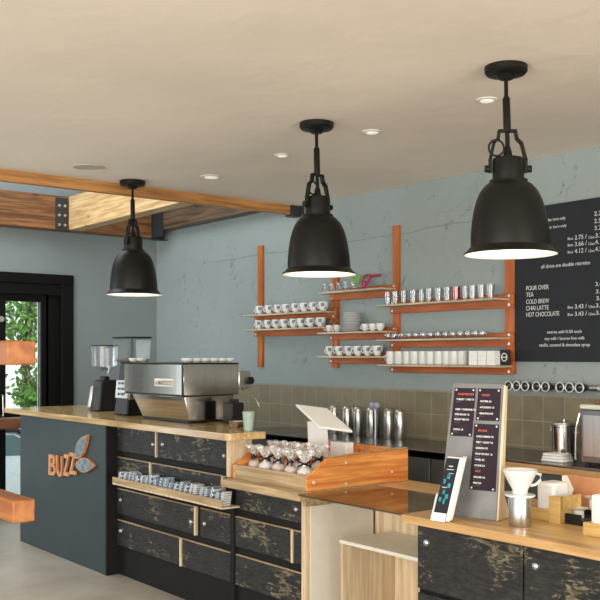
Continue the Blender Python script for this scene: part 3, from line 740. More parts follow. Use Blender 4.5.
MB().cyl(.020, 0, .215, seg=18).build('bottle', 'dsteel', q); MB().sph(.026, (-.03, 0, .25), 1, 1, 1, 14).sph(.026, (.02, 0, .25), 1, 1, 1, 14).cyl(.012, .21, .24, seg=12).build('stopper', 'lilac' if 'lilac' in M else 'glass', q)
# pot, towels, brewer
p = onZ(563.5, 459, KZ)
t = thing('steel_pot', 'steel lidded pot standing on the back worktop', 'pot', (p.x, 4.80, KZ+.001))
px0 = onY(564.5, 440, 4.80).x; t.location.x = px0
MB().lathe([(0, 0), (.073, 0), (.076, .004), (.076, .185), (.080, .19), (.080, .20), (0, .20)], seg=32).build('body', 'mirror', t)
MB().lathe([(0, .2005), (.074, .2005), (.07, .215), (.02, .222), (.012, .222), (.012, .235), (0, .236)], seg=28).build('lid', 'steel', t)
for sg in (-1, 1): MB().tube([(sg*.077, 0, .185), (sg*.098, 0, .185), (sg*.10, 0, .16), (sg*.077, 0, .155)], .004, 7).build('handle', 'bolt', t)
zt_ = KZ+.001
pc = onY(557.5, 458, 4.60)
for i in range(3):
    q = MB((pc.x, 4.60, zt_)).box(pc.x-.078+.006*i, pc.x+.075-.004*i, 4.545, 4.655-.004*i, zt_, zt_+.016).build('folded_towel', 'white', None, .006)
    tag(q, ['bottom', 'middle', 'top'][i]+' folded white cloth in the pile before the steel pot', 'cloth', 'folded white cloths'); zt_ += .0165
bx0 = onY(580.5, 440, 4.56).x
t = thing('steel_brewer', 'large steel brewer at the right edge of the worktop', 'appliance', (bx0+.2, 4.75, KZ+.001))
o = Vector((0, 0, 0)); H_ = onY(600, 405, 4.56).z-KZ
MB().box(-.2, .25, -.19, .19, .012, H_-.03).build('body', 'dsteel', t, .008)
MB().box(-.205, .255, -.195, .195, H_-.03, H_-.002).build('top', 'cream', t, .008)
MB().box(-.18, .22, -.196, -.191, .05, H_-.06).build('door_panel', 'steel', t, .003)
MB().tube([(-.205, -.19, H_-.05), (-.222, -.2, H_*.6), (-.225, -.2, .03)], .007, 8).build('side_tube', 'mirror', t)
for a, b in ((-.17, -.16), (.2, -.16), (-.17, .16), (.2, .16)): MB().cyl(.014, 0, .012, (a, b, 0), 10).build('foot', 'blkpl', t)
q = MB((bx0+.2, 4.7, KZ+H_)).box(bx0+.06, bx0+.4, 4.60, 4.85, KZ+H_, KZ+H_+.022).build('serving_board', 'brownw', None, .006)
tag(q, 'dark wooden board lying on top of the steel brewer', 'board')

# ------------------------------------------------------------------ high counter (espresso bar)
UZ = E-.45; UX0, UX1 = -8.0, -4.53
sl = MB((-6, 3.3, UZ-.042))
sl.prism([(UX0, 3.02, UZ-.042), (UX1-.03, 3.02, UZ-.042), (UX1, 3.05, UZ-.042), (UX1, 3.30, UZ-.042), (-4.98, 3.30, UZ-.042), (-5.08, 3.58, UZ-.042), (-5.42, 3.74, UZ-.042), (UX0, 3.74, UZ-.042)], (0, 0, .042))
tag(sl.build('countertop', 'slab', None, .003), 'long glossy wooden countertop under the espresso machine', 'countertop')
CH = E-.501+0.006
t = thing('bar_counter', 'tall slate blue counter with distressed black drawers', 'counter', (-6.2, 3.3, 0))
o = t.location; ch = UZ-.0425
MB(o).box(-7.79, -6.19, 3.08, 3.10, .0, ch).box(-7.79, -7.77, 3.10, 3.70, 0, ch).build('end_panel', 'teal', t, .002)
MB(o).box(-6.19, -6.17, 3.08, 3.30, 0, ch).build('divider', 'cabin', t)
FY = 3.16
MB(o).box(-6.17, -4.70, FY+.02, 3.29, .0, ch).build('carcass', 'cabin', t)
MB(o).box(-4.699, -4.66, FY-.03, 3.29, E-.7245, ch).build('side_panel', 'raw', t, .002)
MB(o).box(-4.699, -4.66, FY, 3.29, 0, E-.775).build('lower_side', 'cabin', t)
MB(o).box(-7.77, -5.46, 3.31, 3.70, .9, ch).build('rear_panel', 'cabin', t)
def drawer(parent, o, xa, xb, za, zb, knobs, edge=False):
    # leaves a face seen over raw wood
    dr = MB(o).box(xa+.004, xb-.004, FY, FY+.018, E+zb+.003, E+za-.003).build('drawer', 'drawer', parent, .002)
    MB(o).box(xa+.004, xb-.004, FY+.001, FY+.017, E+za-.0028, E+za+.0025).build('top_edge', 'boxfr', dr)
    if edge: MB(o).box(xb-.003, xb+.014, FY-.003, FY+.018, E+zb, E+za).build('edge_strip', 'raw', dr)
    for kx, kz in knobs:
        X = onY(kx, kz, FY-.01)
        MB(o).lathe([(.015, 0), (.013, -.008), (.006, -.013), (0, -.014)], (X.x, FY, X.z), 12, axis='y').build('knob', 'bolt', dr)
def fx(px): return onY(px, 450, FY).x
R1, R2, R3, R4 = (-.495, -.685), (-.73, -.912), (-.957, -1.138), (-1.183, -1.365)
xs = fx(117)
xr = -4.70
drawer(t, o, xs, fx(155.5), *R1, [(152, 444.5)], True)
drawer(t, o, fx(157.5), xr, *R1, [(161.5, 444.5), (223, 456)])
drawer(t, o, xs, fx(149.5), *R2, [], True)
drawer(t, o, fx(151.5), fx(222), *R2, [], True)
drawer(t, o, xs, fx(194.5), *R3, [(119.5, 500), (190, 522)], True)
drawer(t, o, fx(200), xr, *R3, [(203.5, 524)])
drawer(t, o, xs, fx(180), *R4, [(119.5, 531)], True)
drawer(t, o, fx(182), xr, *R4, [])
# card ledge
t2 = thing('card_ledge', 'narrow wooden ledge of printed packets fixed across the black drawers', 'ledge', (-5.4, FY-.05, E-.9))
la = onY(111, 480, 3.02); lb_ = onY(233, 480, 3.02); lz = E-.86
LY0, LY1 = 3.03, FY-.004
lzt = onY(111, 476.5, LY0).z
xa_, xb_ = la.x, onY(221, 500, LY0).x
MB(t2.location).box(xa_, xb_, LY0, LY0+.012, lzt-.042, lzt).build('lip', 'ply2' if 'ply2' in M else 'boxfr', t2, .002)
MB(t2.location).box(xa_, xb_+.012, LY0, LY1, lzt-.052, lzt-.042).build('base', 'raw', t2, .002)
random.seed(8)
n = 22; mats = ['pack1', 'pack3', 'pack1', 'pack2', 'pack1', 'pack3']
for i in range(n):
    X = xa_+.05+(xb_-xa_-.09)*i/(n-1); ti = random.uniform(.10, .35); wd = random.uniform(.013, .020); h = random.uniform(.075, .105)
    c = Vector((X, LY0+.055, lzt-.0415))
    mm = MB(c); mm.box(c.x-wd, c.x+wd, c.y-.030, c.y+.030, c.z+.001, c.z+h)
    for v in mm.bm.verts: v.co.x += v.co.z*ti*.9; v.co.y += v.co.z*ti*.3
    side = [('blue waves', 'pack1'), ('grey waves', 'pack3'), ('blue grid', 'pack2'), ('navy stripes', 'packdk')][[0, 1, 3, 2, 0, 1, 3, 0, 2, 2, 2, 2, 0, 3, 0, 1, 1, 3, 3, 0, 3, 1][i]]
    q = mm.build('printed_packet', side[1], None, .003)
    tag(q, '%s packet from the left on the drawer ledge, printed with %s' % (ORD[i], side[0]), 'packet', 'printed packets on the drawer ledge')

# BUZZ sign
sy = 3.078
p0 = onY(49, 470, sy)
sg = thing('wall_sign', 'carved wooden letters with two blue leaves on the slate counter end', 'sign', (p0.x, sy, p0.z-.05))
o = sg.location
for chx, pxa, pxb, pyb, tilt in (('B', 51, 58, 474.5, -.02), ('U', 58.8, 64.8, 476, .04), ('Z', 65.5, 71, 475, -.05), ('Z', 71.5, 78, 473.5, .06)):
    a = onY(pxa, pyb, sy); b = onY(pxb, pyb, sy)
    ob_ = text(chx, .205, 'signw', sg, (0, 0, 0), RT, UPV, 'letter', .009, bold=.004)
    xs_ = [v.co.x for v in ob_.data.vertices]; zs_ = [v.co.z for v in ob_.data.vertices]
    k = (b.x-a.x)/(max(xs_)-min(xs_)); kz = .165/(max(zs_)-min(zs_)); mx, mz = min(xs_), min(zs_)
    for v in ob_.data.vertices:
        x = (v.co.x-mx)*k; z = (v.co.z-mz)*kz
        v.co = Vector((x-tilt*z+a.x-o.x, v.co.y-.013, z+x*.0+a.z-o.z))
def leafpart(cx, cz, L, W, ang, bend):
    pts = []
    for i in range(25):
        s_ = i/24; pts.append((L*(s_-.5), W*math.sin(PI*s_**.85)*.5+bend*math.sin(PI*s_)))
    for i in range(1, 24):
        s_ = 1-i/24; pts.append((L*(s_-.5), -W*math.sin(PI*s_**.85)*.5+bend*math.sin(PI*s_)))
    ca, sa = math.cos(ang), math.sin(ang)
    P = [(cx+x*ca-z*sa, cz+x*sa+z*ca) for x, z in pts]
    a = MB(o).prism([(x, sy-.022, z) for x, z in P], (0, .021, 0)).build('leaf', 'signw', sg)
    m = (sum(x for x, z in P)/len(P), sum(z for x, z in P)/len(P))
    Q = [(m[0]+(x-m[0])*.86, m[1]+(z-m[1])*.86) for x, z in P]
    MB(o).prism([(x, sy-.025, z) for x, z in Q], (0, .0028, 0)).build('stained_face', 'leafb', a)
c1 = onY(83.5, 446.5, sy); c2 = onY(87, 465, sy)
leafpart(c1.x, c1.z, .30, .12, math.radians(40), .0)
leafpart(c2.x, c2.z, .33, .11, math.radians(4), .0)

# ------------------------------------------------------------------ things on the high counter
# espresso machine
ex0, ex1, ey0, ey1 = -6.19, -5.37, 3.23, 3.68
em = thing('espresso_machine', 'large polished steel espresso machine with a red lettered badge', 'espresso machine', ((ex0+ex1)/2, (ey0+ey1)/2, UZ))
o = em.location
za, zb, zc = E-.048, E-.265, E-.435
MB(o).box(ex0, ex1, ey0+.004, ey1, zb, za-.004).build('upper_body', 'mirror', em, .006)
MB(o).box(ex0+.004, ex1-.012, ey0, ey0+.004, zb+.006, za-.010).build('back_panel', 'mirror', em, .002)
MB(o).box(ex0-.004, ex1+.004, ey0-.003, ey1+.004, za-.004, za+.002).box(ex1-.012, ex1+.002, ey0-.002, ey0+.008, zb, za).build('trim', 'blkpl', em, .001)
MB(o).box(ex0-.002, ex1+.001, ey0+.001, ey0+.02, zb-.008, zb).build('lower_trim', 'blkpl', em)
MB(o).hexa([(ex0+.17, ey0+.06, zc), (ex1-.012, ey0+.06, zc), (ex1-.012, ey1-.07, zc), (ex0+.17, ey1-.07, zc), (ex0+.08, ey0+.022, zb-.008), (ex1-.012, ey0+.022, zb-.008), (ex1-.012, ey1-.03, zb-.001), (ex0+.08, ey1-.03, zb-.001)]).build('lower_body', 'mirror', em, .004)
MB(o).box(ex0+.16, ex1-.005, ey0+.05, ey1-.06, zc-.008, zc).build('base_tray', 'blkpl', em)
for a in (ex0+.2, ex1-.06):
    for b in (ey0+.1, ey1-.1): MB(o).cyl(.02, UZ+.001, zc-.008, (a, b, 0), 12).build('foot', 'blkpl', em)
ba, bb_ = onY(154.5, 386, ey0-.004), onY(173, 379, ey0-.004)
bd = MB(o).box(ba.x, bb_.x, ey0-.005, ey0, ba.z, bb_.z).build('badge', 'cream', em, .001)
tx = text('LA MARZOCCO', .04, 'redlabel', bd, (0, 0, 0), RT, UPV, 'lettering', .0005, bold=.0008)
ws = max(v.co.x for v in tx.data.vertices); k = (bb_.x-ba.x-.016)/ws
for v in tx.data.vertices: v.co = Vector((v.co.x*k+ba.x+.008-o.x, ey0-.0055-o.y, v.co.z*1.05+ba.z+.010-o.z))
# barista side: group head, knob, steam wand
MB(o).box(ex1-.10, ex1+.0, ey1+.001, ey1+.10, E-.225, E-.105).build('group_head', 'steel', em, .006)
MB(o).cyl(.026, 0, .03, (ex1+.0, ey1+.085, E-.17), 18, 'x').build('steam_knob', 'blkpl', em)
pw = [(ex1-.03, ey1+.05, E-.225), (ex1-.02, ey1+.055, E-.245), (ex1+.02, ey1+.09, E-.262), (ex1+.05, ey1+.11, E-.30), (ex1+.075, ey1+.125, E-.355)]
MB(o).tube(pw, .006, 8).build('steam_wand', 'mirror', em)
for i in range(2):
    MB(o).tube([(ex0+.2+.35*i, ey1+.001, E-.24), (ex0+.2+.35*i, ey1+.12, E-.26)], .014, 10).build('portafilter_handle', 'blkpl', em)
rowc = make_cup(.040, .030, 'cup', False, False)
for i, px in enumerate((187, 196, 204, 213, 221, 229, 142, 134)):
    loc = onX(px, 362, -5.45) if i < 6 else onY(px, 362, 3.35)
    loc = (loc.x, loc.y, za+.003)
    lb = ('%s upturned white cup from the left on the machine, over the side panel' % ORD[i]) if i < 6 else ['inner white cup on the machine top beside the grinder', 'outer white cup on the machine top beside the grinder'][i-6]
    if i == 0: rowc.location = loc; rowc['label'] = lb; rowc['group'] = 'white cups on the espresso machine'
    else: dup(rowc, loc, lb, 'white cups on the espresso machine')
# grinders
def grinder(pxc, Y, bw, bodypx, hop, label, boxy, sil):
    X = onY(pxc, 400, Y).x
    t = thing('coffee_grinder', label, 'grinder', (X, Y, UZ+.001), 'coffee grinders beside the espresso machine')
    zt = onY(pxc, bodypx, Y).z-UZ; h0, h1 = onY(pxc, hop[1], Y).z-UZ, onY(pxc, hop[0], Y).z-UZ
    w_ = bw
    MB().hexa([(-w_, -.10, 0), (w_, -.10, 0), (w_, .12, 0), (-w_, .12, 0), (-w_*.8, -.06, zt), (w_*.8, -.06, zt), (w_*.8, .10, zt), (-w_*.8, .10, zt)]).build('body', 'blkpl', t, .012)
    if sil:
        MB().hexa([(-w_*.93, -.094, zt*.32), (w_*.93, -.094, zt*.32), (w_*.93, -.08, zt*.32), (-w_*.93, -.08, zt*.32), (-w_*.88, -.083, zt*.66), (w_*.88, -.083, zt*.66), (w_*.88, -.07, zt*.66), (-w_*.88, -.07, zt*.66)]).build('control_panel', 'steel', t, .003)
        MB().hexa([(w_*.5, -.08, zt*.30), (w_*.96, -.08, zt*.30), (w_*.96, .1, zt*.30), (w_*.5, .1, zt*.30), (w_*.5, -.07, zt*.68), (w_*.92, -.07, zt*.68), (w_*.92, .1, zt*.68), (w_*.5, .1, zt*.68)]).build('side_cover', 'steel', t, .003)
        for a in (-.3, .3):
            for b in (.40, .50, .60): MB().cyl(.010, -.004, 0, (w_*a, -.098+.022*(b-.32), zt*b), 10, 'y').build('button', 'blkpl', t)
    else:
        MB().hexa([(-w_*.97, -.112, zt*.10), (-w_*.45, -.112, zt*.10), (-w_*.45, -.09, zt*.10), (-w_*.97, -.09, zt*.10), (-w_*.84, -.086, zt*.80), (-w_*.45, -.086, zt*.80), (-w_*.45, -.06, zt*.80), (-w_*.84, -.06, zt*.80)]).build('side_cover', 'steel', t, .008)
    r0, r1 = w_*.5, w_*1.18
    if boxy:
        MB().cyl(.003, h0+.02, h1-.012, (0, 0, 0), 8).cyl(.05, h0+.02, h0+.028).build('hopper_core', 'blkpl', t); MB().hexa([(-r1*.9, -.09, h0), (r1*.9, -.09, h0), (r1*.9, .09, h0), (-r1*.9, .09, h0), (-r1, -.10, h1-.012), (r1, -.10, h1-.012), (r1, .10, h1-.012), (-r1, .10, h1-.012)]).build('hopper', 'soft', t, .01)
        MB().box(-r1*.74, r1*.74, -.085, .085, h0+.004, h0+.022).build('coffee_beans', 'bark', t, .01)
        MB().box(-r1*1.03, r1*1.03, -.105, .105, h1-.011, h1).build('lid', 'blkpl', t, .006)
    else:
        hp = MB().lathe([(r0*.6, zt), (r0*.7, zt+.03), (r0*1.3, h0+.035), (r1*.92, h0+.065), (r1*.98, h1-.012)], seg=24).build('hopper', 'glass', t)
        MB().lathe([(0, h1-.011), (r1*1.02, h1-.011), (r1*1.02, h1-.002), (0, h1)], seg=24).build('lid', 'blkpl', t)
    MB().cyl(.04, zt+.0, zt+.03, (0, 0, 0), 16).build('collar', 'blkpl', t)
    return t
grinder(104.5, 3.50, .095, 380, (345, 374), 'smaller black coffee grinder with a round clear hopper, leftmost on the counter', False, False)
grinder(132, 3.42, .105, 362, (337, 362), 'larger coffee grinder with square clear hopper behind the espresso machine', True, True)
# bowl, mint cup, tray, knock box
p = onZ(237, 428, UZ)
t = MB((p.x, p.y, UZ+.001)).lathe([(0, 0), (.03, 0), (.045, .015), (.052, .042), (.050, .042), (.04, .012), (0, .004)], (p.x, p.y, UZ+.001), 24).build('steel_bowl', 'steel')
tag(t, 'small shiny steel bowl at the end of the high counter', 'bowl')
p = onY(248.5, 428, 3.255)
t = MB((p.x, 3.255, UZ+.001)).lathe([(0, 0), (.027, 0), (.036, .10), (.037, .112), (.030, .116), (0, .116)], (p.x, 3.255, UZ+.001), 24).build('paper_cup', 'mint')
tag(t, 'mint green cup at the end of the high counter', 'cup')
p = onX(234, 426, -5.27)
t = thing('knock_box', 'black knock box beside the espresso machine', 'box', (-5.20, 3.53, UZ+.001))
MB().box(-.07, .04, -.05, .05, 0, .14).build('box_body', 'blkpl', t, .008)
MB().tube([(-.06, .005, .152), (.03, .005, .152)], .010, 10).build('knock_bar', 'rubber', t)

# ------------------------------------------------------------------ lower counter with the pastry tray
LZ = E-.725; lx0, lx1 = -4.655, -3.905
tag(MB((-4.3, 3.1, LZ-.045)).box(lx0, lx1, 3.06, 3.90, LZ-.045, LZ).build('countertop', 'boxfr', None, .003), 'low wooden countertop beneath the orange tray', 'countertop')
lc = thing('till_counter', 'low counter of distressed black drawers under the orange tray', 'counter', (-4.3, 3.5, 0)); o = lc.location
MB(o).box(lx0, -4.0, FY+.02, 3.85, 0, LZ-.046).build('carcass', 'cabin', lc)
MB(o).box(-3.999, -3.987, FY-.01, 3.85, 0, LZ-.046).build('pine_edge', 'raw', lc, .002)
MB(o).box(-3.974, -3.945, FY+.012, 3.63, 0, LZ-.085).build('side_panel', 'cream', lc, .001)
MB(o).box(-3.974, -3.95, FY-.02, 3.85, LZ-.084, LZ-.046).build('side_rail', 'boxfr', lc, .001)
MB(o).box(-3.974, -3.95, FY-.02, FY+.010, 0, LZ-.085).build('post', 'raw', lc, .001)
drawer(lc, o, lx0+.005, -4.005, -.778, -.912, [(295, 509.5)])
drawer(lc, o, lx0+.005, -4.10, *R3, [], True)
drawer(lc, o, -4.085, -4.005, *R3, [])
drawer(lc, o, lx0+.005, -4.005, *R4, [])
# pastry tray
bx = thing('display_tray', 'orange stained wooden tray box with sloping sides holding wrapped cookies', 'tray', (-4.28, 3.45, LZ+.001)); o = bx.location
z0 = LZ+.001; TX0, TX1, TY0, TY1 = -4.63, -3.92, 3.13, 3.88
sidep = [(TY0, 0), (TY1, 0), (TY1, .185), (3.27, .168), (TY0+.02, .085), (TY0, .08)]
for x in (TX0, TX1-.02):
    sd = MB(o).prism([(x, y, z0+z) for y, z in sidep], (.02, 0, 0)).build('side_board', 'boxor', bx, .001)
    if x > -4.2:
        for y, z in ((3.17, .045), (3.40, .135), (3.40, .02), (3.75, .06)): MB(o).cyl(.008, TX1, TX1+.003, (0, y, z0+z), 10, 'x').build('screw', 'chalk', sd)
MB(o).box(TX0+.021, TX1-.021, TY0+.002, TY0+.022, z0, z0+.082).build('front_board', 'boxfr', bx, .001)
MB(o).box(TX0+.021, TX1-.021, TY1-.02, TY1, z0, z0+.18).build('back_board', 'boxor', bx, .001)
MB(o).box(TX0+.021, TX1-.021, TY0+.023, TY1-.021, z0, z0+.012).build('floor_board', 'boxfr', bx)
MB(o).box(TX0+.021, TX1-.021, 3.50, TY1-.021, z0+.10, z0+.115).box(TX0+.021, TX1-.021, 3.50, 3.515, z0+.0125, z0+.0995).build('rear_deck', 'boxor', bx)
MB(o).prism([(TX1-.021, y, z0+z) for y, z in ((3.28, .172), (TY1, .1885), (TY1, .193), (3.28, .178))], (.022, 0, 0)).build('top_edge', 'boxfr', bx)
MB(o).box(TX0+.022, TX1-.022, TY0+.024, 3.498, z0+.034, z0+.045).build('riser_board', 'boxfr', bx)
# tablet till
tp0 = onY(317.5, 458, 3.58)
ts = thing('tablet_till', 'white tablet till on a stand facing away behind the cookies', 'till', (tp0.x, 3.62, z0+.116)); o = ts.location
def T(px, py, Y): return onY(px, py, Y)
nrm = Vector((.5, .866, 0))
a, b, c_, d_ = T(295.5, 404, 3.52), T(327, 408, 3.67), T(350.5, 433, 3.57), T(319.5, 426.5, 3.42)
def slab4(q, th, name, mat, parent, o, bev=.004):
    n_ = (q[1]-q[0]).cross(q[3]-q[0]).normalized()*th
    return MB(o).hexa([q[0], q[1], q[2], q[3], q[0]+n_, q[1]+n_, q[2]+n_, q[3]+n_]).build(name, mat, parent, bev)
c_ = b+(d_-a)
scn = slab4([a, b, c_, d_], .014, 'tablet', 'white', ts, o)
st = [(308.5, 421), (329.5, 424), (327, 458.5), (309.5, 457.5)]
zbase = z0+.117
q1, q2 = T(308.5, 421, 3.56), T(328, 423, 3.60); q3 = Vector((q2.x, q2.y+.01, zbase)); q4 = Vector((q1.x, q1.y+.01, zbase))
slab4([q4, q3, q2, q1], .016, 'stand_upright', 'white', ts, o)
MB(o).box(q1.x, q2.x+.135, 3.60, 3.75, zbase-.0005, zbase+.016).build('stand_base', 'white', ts, .004)
ca, cb = onY(330, 452, 3.60), onY(346, 443, 3.60)
MB(o).box(ca.x, cb.x, 3.60, 3.66, zbase+.017, cb.z).build('card_reader', 'white', ts, .004)
# cookies in tied cellophane bags
random.seed(21)
def make_bag(seed, body):
    random.seed(seed)
    t = thing('cookie_bag', '', 'bag', (0, 0, 0), 'cellophane cookie bags in the tray')
    mm = MB().sph(.040, (0, 0, .034), 1.1, 1.0, .8, 14)
    for v in mm.bm.verts: v.co += Vector((random.uniform(-.003, .003), random.uniform(-.003, .003), random.uniform(-.002, .002)))
    mm.build('cookie', body, t)
    def fan(r0, r1, z0_, z1_, fold):
        prof = []
        m_ = MB(); rings = []; seg = 28
        for j in range(7):
            s_ = j/6; r = r0+(r1-r0)*s_**.8; zz_ = z0_+(z1_-z0_)*s_; row_ = []
            for i in range(seg):
                a_ = 2*PI*i/seg; rr = r*(1+fold*math.sin(a_*6+seed)*s_+random.uniform(-.12, .12)*s_)
                row_.append(m_.v((rr*math.cos(a_), rr*math.sin(a_)*.75, zz_+random.uniform(-.006, .006)*s_)))
            rings.append(row_)
        for A, B in zip(rings, rings[1:]):
            for i in range(seg): m_.face([A[i], A[(i+1) % seg], B[(i+1) % seg], B[i]])
        return m_
    low = fan(.046, .010, .004, .080, .12); low.build('wrapper', 'cello', t, smooth=False)
    fan(.012, .055, .084, .150, .28).build('wrapper_top', 'cello', t, smooth=False)
    m_ = MB(); m_.tube([(.011*math.cos(2*PI*i/10), .011*math.sin(2*PI*i/10), .082) for i in range(10)], .007, 6, True)
    m_.tube([(.01, 0, .082), (.036, -.012, .098), (.044, -.01, .070), (.01, 0, .080)], .006, 6).tube([(-.01, 0, .082), (-.034, -.014, .094), (-.042, -.012, .064), (-.01, 0, .080)], .006, 6)
    m_.build('ribbon', 'blkpl', t)
    return t
bagA = make_bag(1, 'pink'); bagB = make_bag(2, 'ceramic'); bagC = make_bag(3, 'pink')
bags = [(-4.54, 3.225), (-4.42, 3.22), (-4.30, 3.225), (-4.18, 3.22), (-4.06, 3.225), (-4.52, 3.37), (-4.39, 3.38), (-4.26, 3.37), (-4.13, 3.38)]
nn_ = list(range(15))
for i, (x, y) in enumerate(bags):
    src = (bagA, bagB, bagC)[i % 3]
    r_, nn = ('front', i) if i < 5 else ('back', i-5)
    lb = '%s ribbon-tied cookie bag from the left in the %s row of the tray' % (ORD[nn], r_)
    loc = (x, y, z0+.0465); rzz = ((i*1.7) % 1.0)-.5
    if i < 3: src.location = loc; src.rotation_euler = (0, 0, rzz); src['label'] = lb
    else: dup(src, loc, lb, rz=rzz, scale=(1, 1, 1) if i < 5 else (1.08, 1.08, 1.12))

# ------------------------------------------------------------------ smoked glass flap and the bay below
FZ = LZ+.001
gx1 = -3.085
gp = MB((-3.5, 3.2, FZ)).box(-3.900, gx1, 3.05, 3.615, LZ-.012, LZ-.002).build('glass_flap', 'dglass', None, .001)
tag(gp, 'smoked glass flap bridging the orange tray and right counter', 'glass panel')
t = thing('bay_shelf', 'cream shelving in the open bay under the glass flap', 'shelf', (-3.5, 3.7, 0)); o = t.location
MB(o).box(-3.94, -3.085, 3.64, 3.66, 0, LZ-.05).build('back_panel', 'boxpine' if 'boxpine' in M else 'raw', t)
MB(o).box(-3.80, -3.13, 3.25, 3.635, E-.995, E-.975).build('upper_board', 'cream', t, .003)
MB(o).box(-3.80, -3.78, 3.26, 3.635, 0, E-.996).build('side', 'raw', t)
MB(o).box(-3.90, -3.08, 3.62, 3.90, LZ-.0485, LZ-.001).build('rear_worktop', 'slabr', t)
a = onY(389, 511, 3.20); b = onY(400.5, 523, 3.20)
t = thing('socket_box', 'black socket box under the right counter corner', 'socket', (-3.10, 3.25, a.z-.03))
MB().box(-.07, .0, -.05, .0, -.035, .03).build('box_body', 'blkpl', t, .004)
MB().tube([(-.053+.012*math.cos(2*PI*i/12), -.052, .012*math.sin(2*PI*i/12)) for i in range(12)], .002, 5, True).tube([(-.02+.012*math.cos(2*PI*i/12), -.052, .012*math.sin(2*PI*i/12)) for i in range(12)], .002, 5, True).build('socket', 'chalk', t)

# ------------------------------------------------------------------ right counter
RZc = E-.718; rx0 = -3.075
random.seed(5)
front = []
for i in range(22):
    X = rx0+i*.2; front.append((X, 3.0+(random.uniform(-.012, .012) if i else 0), RZc-.038))
mb = MB((-2.5, 3.4, RZc-.038)); mb.prism(front+[(front[-1][0], 3.86, RZc-.038), (rx0, 3.86, RZc-.038)], (0, 0, .038))
tag(mb.build('countertop', 'slabr', None, .004), 'wooden countertop at right carrying the metal menu stand', 'countertop')
t = thing('front_counter', 'black painted counter under the right wooden top', 'counter', (-2, 3.4, 0)); o = t.location
MB(o).box(rx0+.02, 1.1, 3.10, 3.84, 0, RZc-.039).build('carcass', 'cabin', t)
for i, (xa, xb) in enumerate(((rx0+.03, -2.45), (-2.44, -1.8), (-1.79, -1.1))):
    dr = MB(o).box(xa, xb, 3.075, 3.098, RZc-.34, RZc-.05).build('drawer', 'drawer', t, .002)
    MB(o).lathe([(.016, 0), (.014, -.010), (.006, -.015), (0, -.016)], (xa+.06, 3.075, RZc-.125), 12, axis='y').build('knob', 'bolt', dr)
    MB(o).box(xa, xb, 3.076, 3.098, .08, RZc-.36).build('lower_door', 'drawer', t, .002)

# metal menu stand
BLs, BRs = onZ(439, 515, RZc), onZ(496, 521.5, RZc)
wid = (BRs-BLs).length; R_ = (BRs-BLs).normalized(); N_ = Vector((R_.y, -R_.x, 0))       # N_ towards the viewer
Hs, lean = .592, .075
st = thing('menu_stand', 'upright galvanised menu stand with dark printed cards', 'menu stand', tuple(BLs+Vector((0, 0, .001)))); o = st.location
U_ = (-N_*lean+Vector((0, 0, Hs))).normalized(); Ls = math.hypot(lean, Hs); F_ = R_.cross(U_)
if F_.dot(N_) < 0: F_ = -F_
B0 = BLs+Vector((0, 0, .002))
def P(a, b, f=0): return B0+R_*(a*wid+(1-a)*b*.03)+U_*(b*Ls)+F_*f
def plate(a0, a1, b0, b1, f0, f1, name, mat, parent, bev=0):
    return MB(o).hexa([P(a0, b0, f0), P(a1, b0, f0), P(a1, b0, f1), P(a0, b0, f1), P(a0, b1, f0), P(a1, b1, f0), P(a1, b1, f1), P(a0, b1, f1)]).build(name, mat, parent, bev)
plate(0, 1, .003, 1, -.004, 0, 'metal_sheet', 'galv', st, .001)
# wooden wedge sides behind the sheet
for a0 in (.0, .955):
    q = [P(a0, .003, -.005), P(a0, .99, -.005), P(a0, .99, -.030)]; base = P(a0, .003, -.005)-F_*.13; base.z = B0.z
    f = Vector(P(a0, .003, -.005)); f.z = B0.z
    MB(o).prism([f, P(a0, .99, -.005), P(a0, .99, -.028), P(a0, .2, -.05), base], R_*(.045*wid+.008)).build('wooden_side', 'raw', st, .001)
def card(a0, a1, b0, b1, lines, head, seed):
    random.seed(seed)
    cd = plate(a0, a1, b0, b1, .0005, .003, 'menu_card', 'plum', st)
    for aa in (a0+.04, a1-.04):
        for bb2 in (b0+.015, b1-.015):
            c = P(aa, bb2, .003); m_ = MB(o); m_.lathe([(.0045, 0), (.004, .002), (0, .003)], seg=10)
            for v in m_.bm.verts:
                l_ = v.co+o; v.co = c+R_*l_.x+U_*l_.y+F_*l_.z-o
            m_.build('pin', 'chalk', cd)
    tx_, tr_ = MB(o), MB(o)
    for k_, ln in enumerate(lines):
        bb2 = b1-.035-(b1-b0-.06)*(k_+.5)/len(lines)
        if ln is None: continue
        if ln.startswith('-'):
            text(ln[1:], .0125, 'redink', cd, P(a0+.08, bb2, .0036)-o, R_, U_, 'heading', .0002, bold=.0004)
            c0, c1_ = a0+.07, a1-.08
            continue
        text(ln, .0105, 'chalk', cd, P(a0+.06, bb2, .0036)-o, R_, U_, 'lettering', .0002, bold=.0005)
        # small print below each item
        text('- - - - - - - -'[:random.choice((9, 11, 13))], .008, 'chalk', cd, P(a0+.06, bb2-.018, .0036)-o, R_, U_, 'small_print', .0002)
card(.055, .475, .60, .965, ['-SANDWICHES', 'TURKEY & BRIE 7.5', None, 'HAM & CHEDDAR 7.5', 'EGG SALAD 6.5', 'ROAST VEG 7.0', None, 'EXTRA 1.5'], 1, 1)
card(.525, .965, .725, .965, ['-TOAST', 'BUTTER 3.0', 'AVOCADO 6.0', 'GRANOLA 5.0'], 1, 2)
card(.505, .965, .21, .70, ['-SALADS', 'KALE CAESAR 8.0', 'BEET & GOAT 8.5', 'QUINOA 7.5', 'SOUP OF DAY 6.0', 'BAGEL 3.5', 'SCONE 3.0', '-KIDS', 'GRILLED 4.5', 'MILK 2.0'], 1, 3)
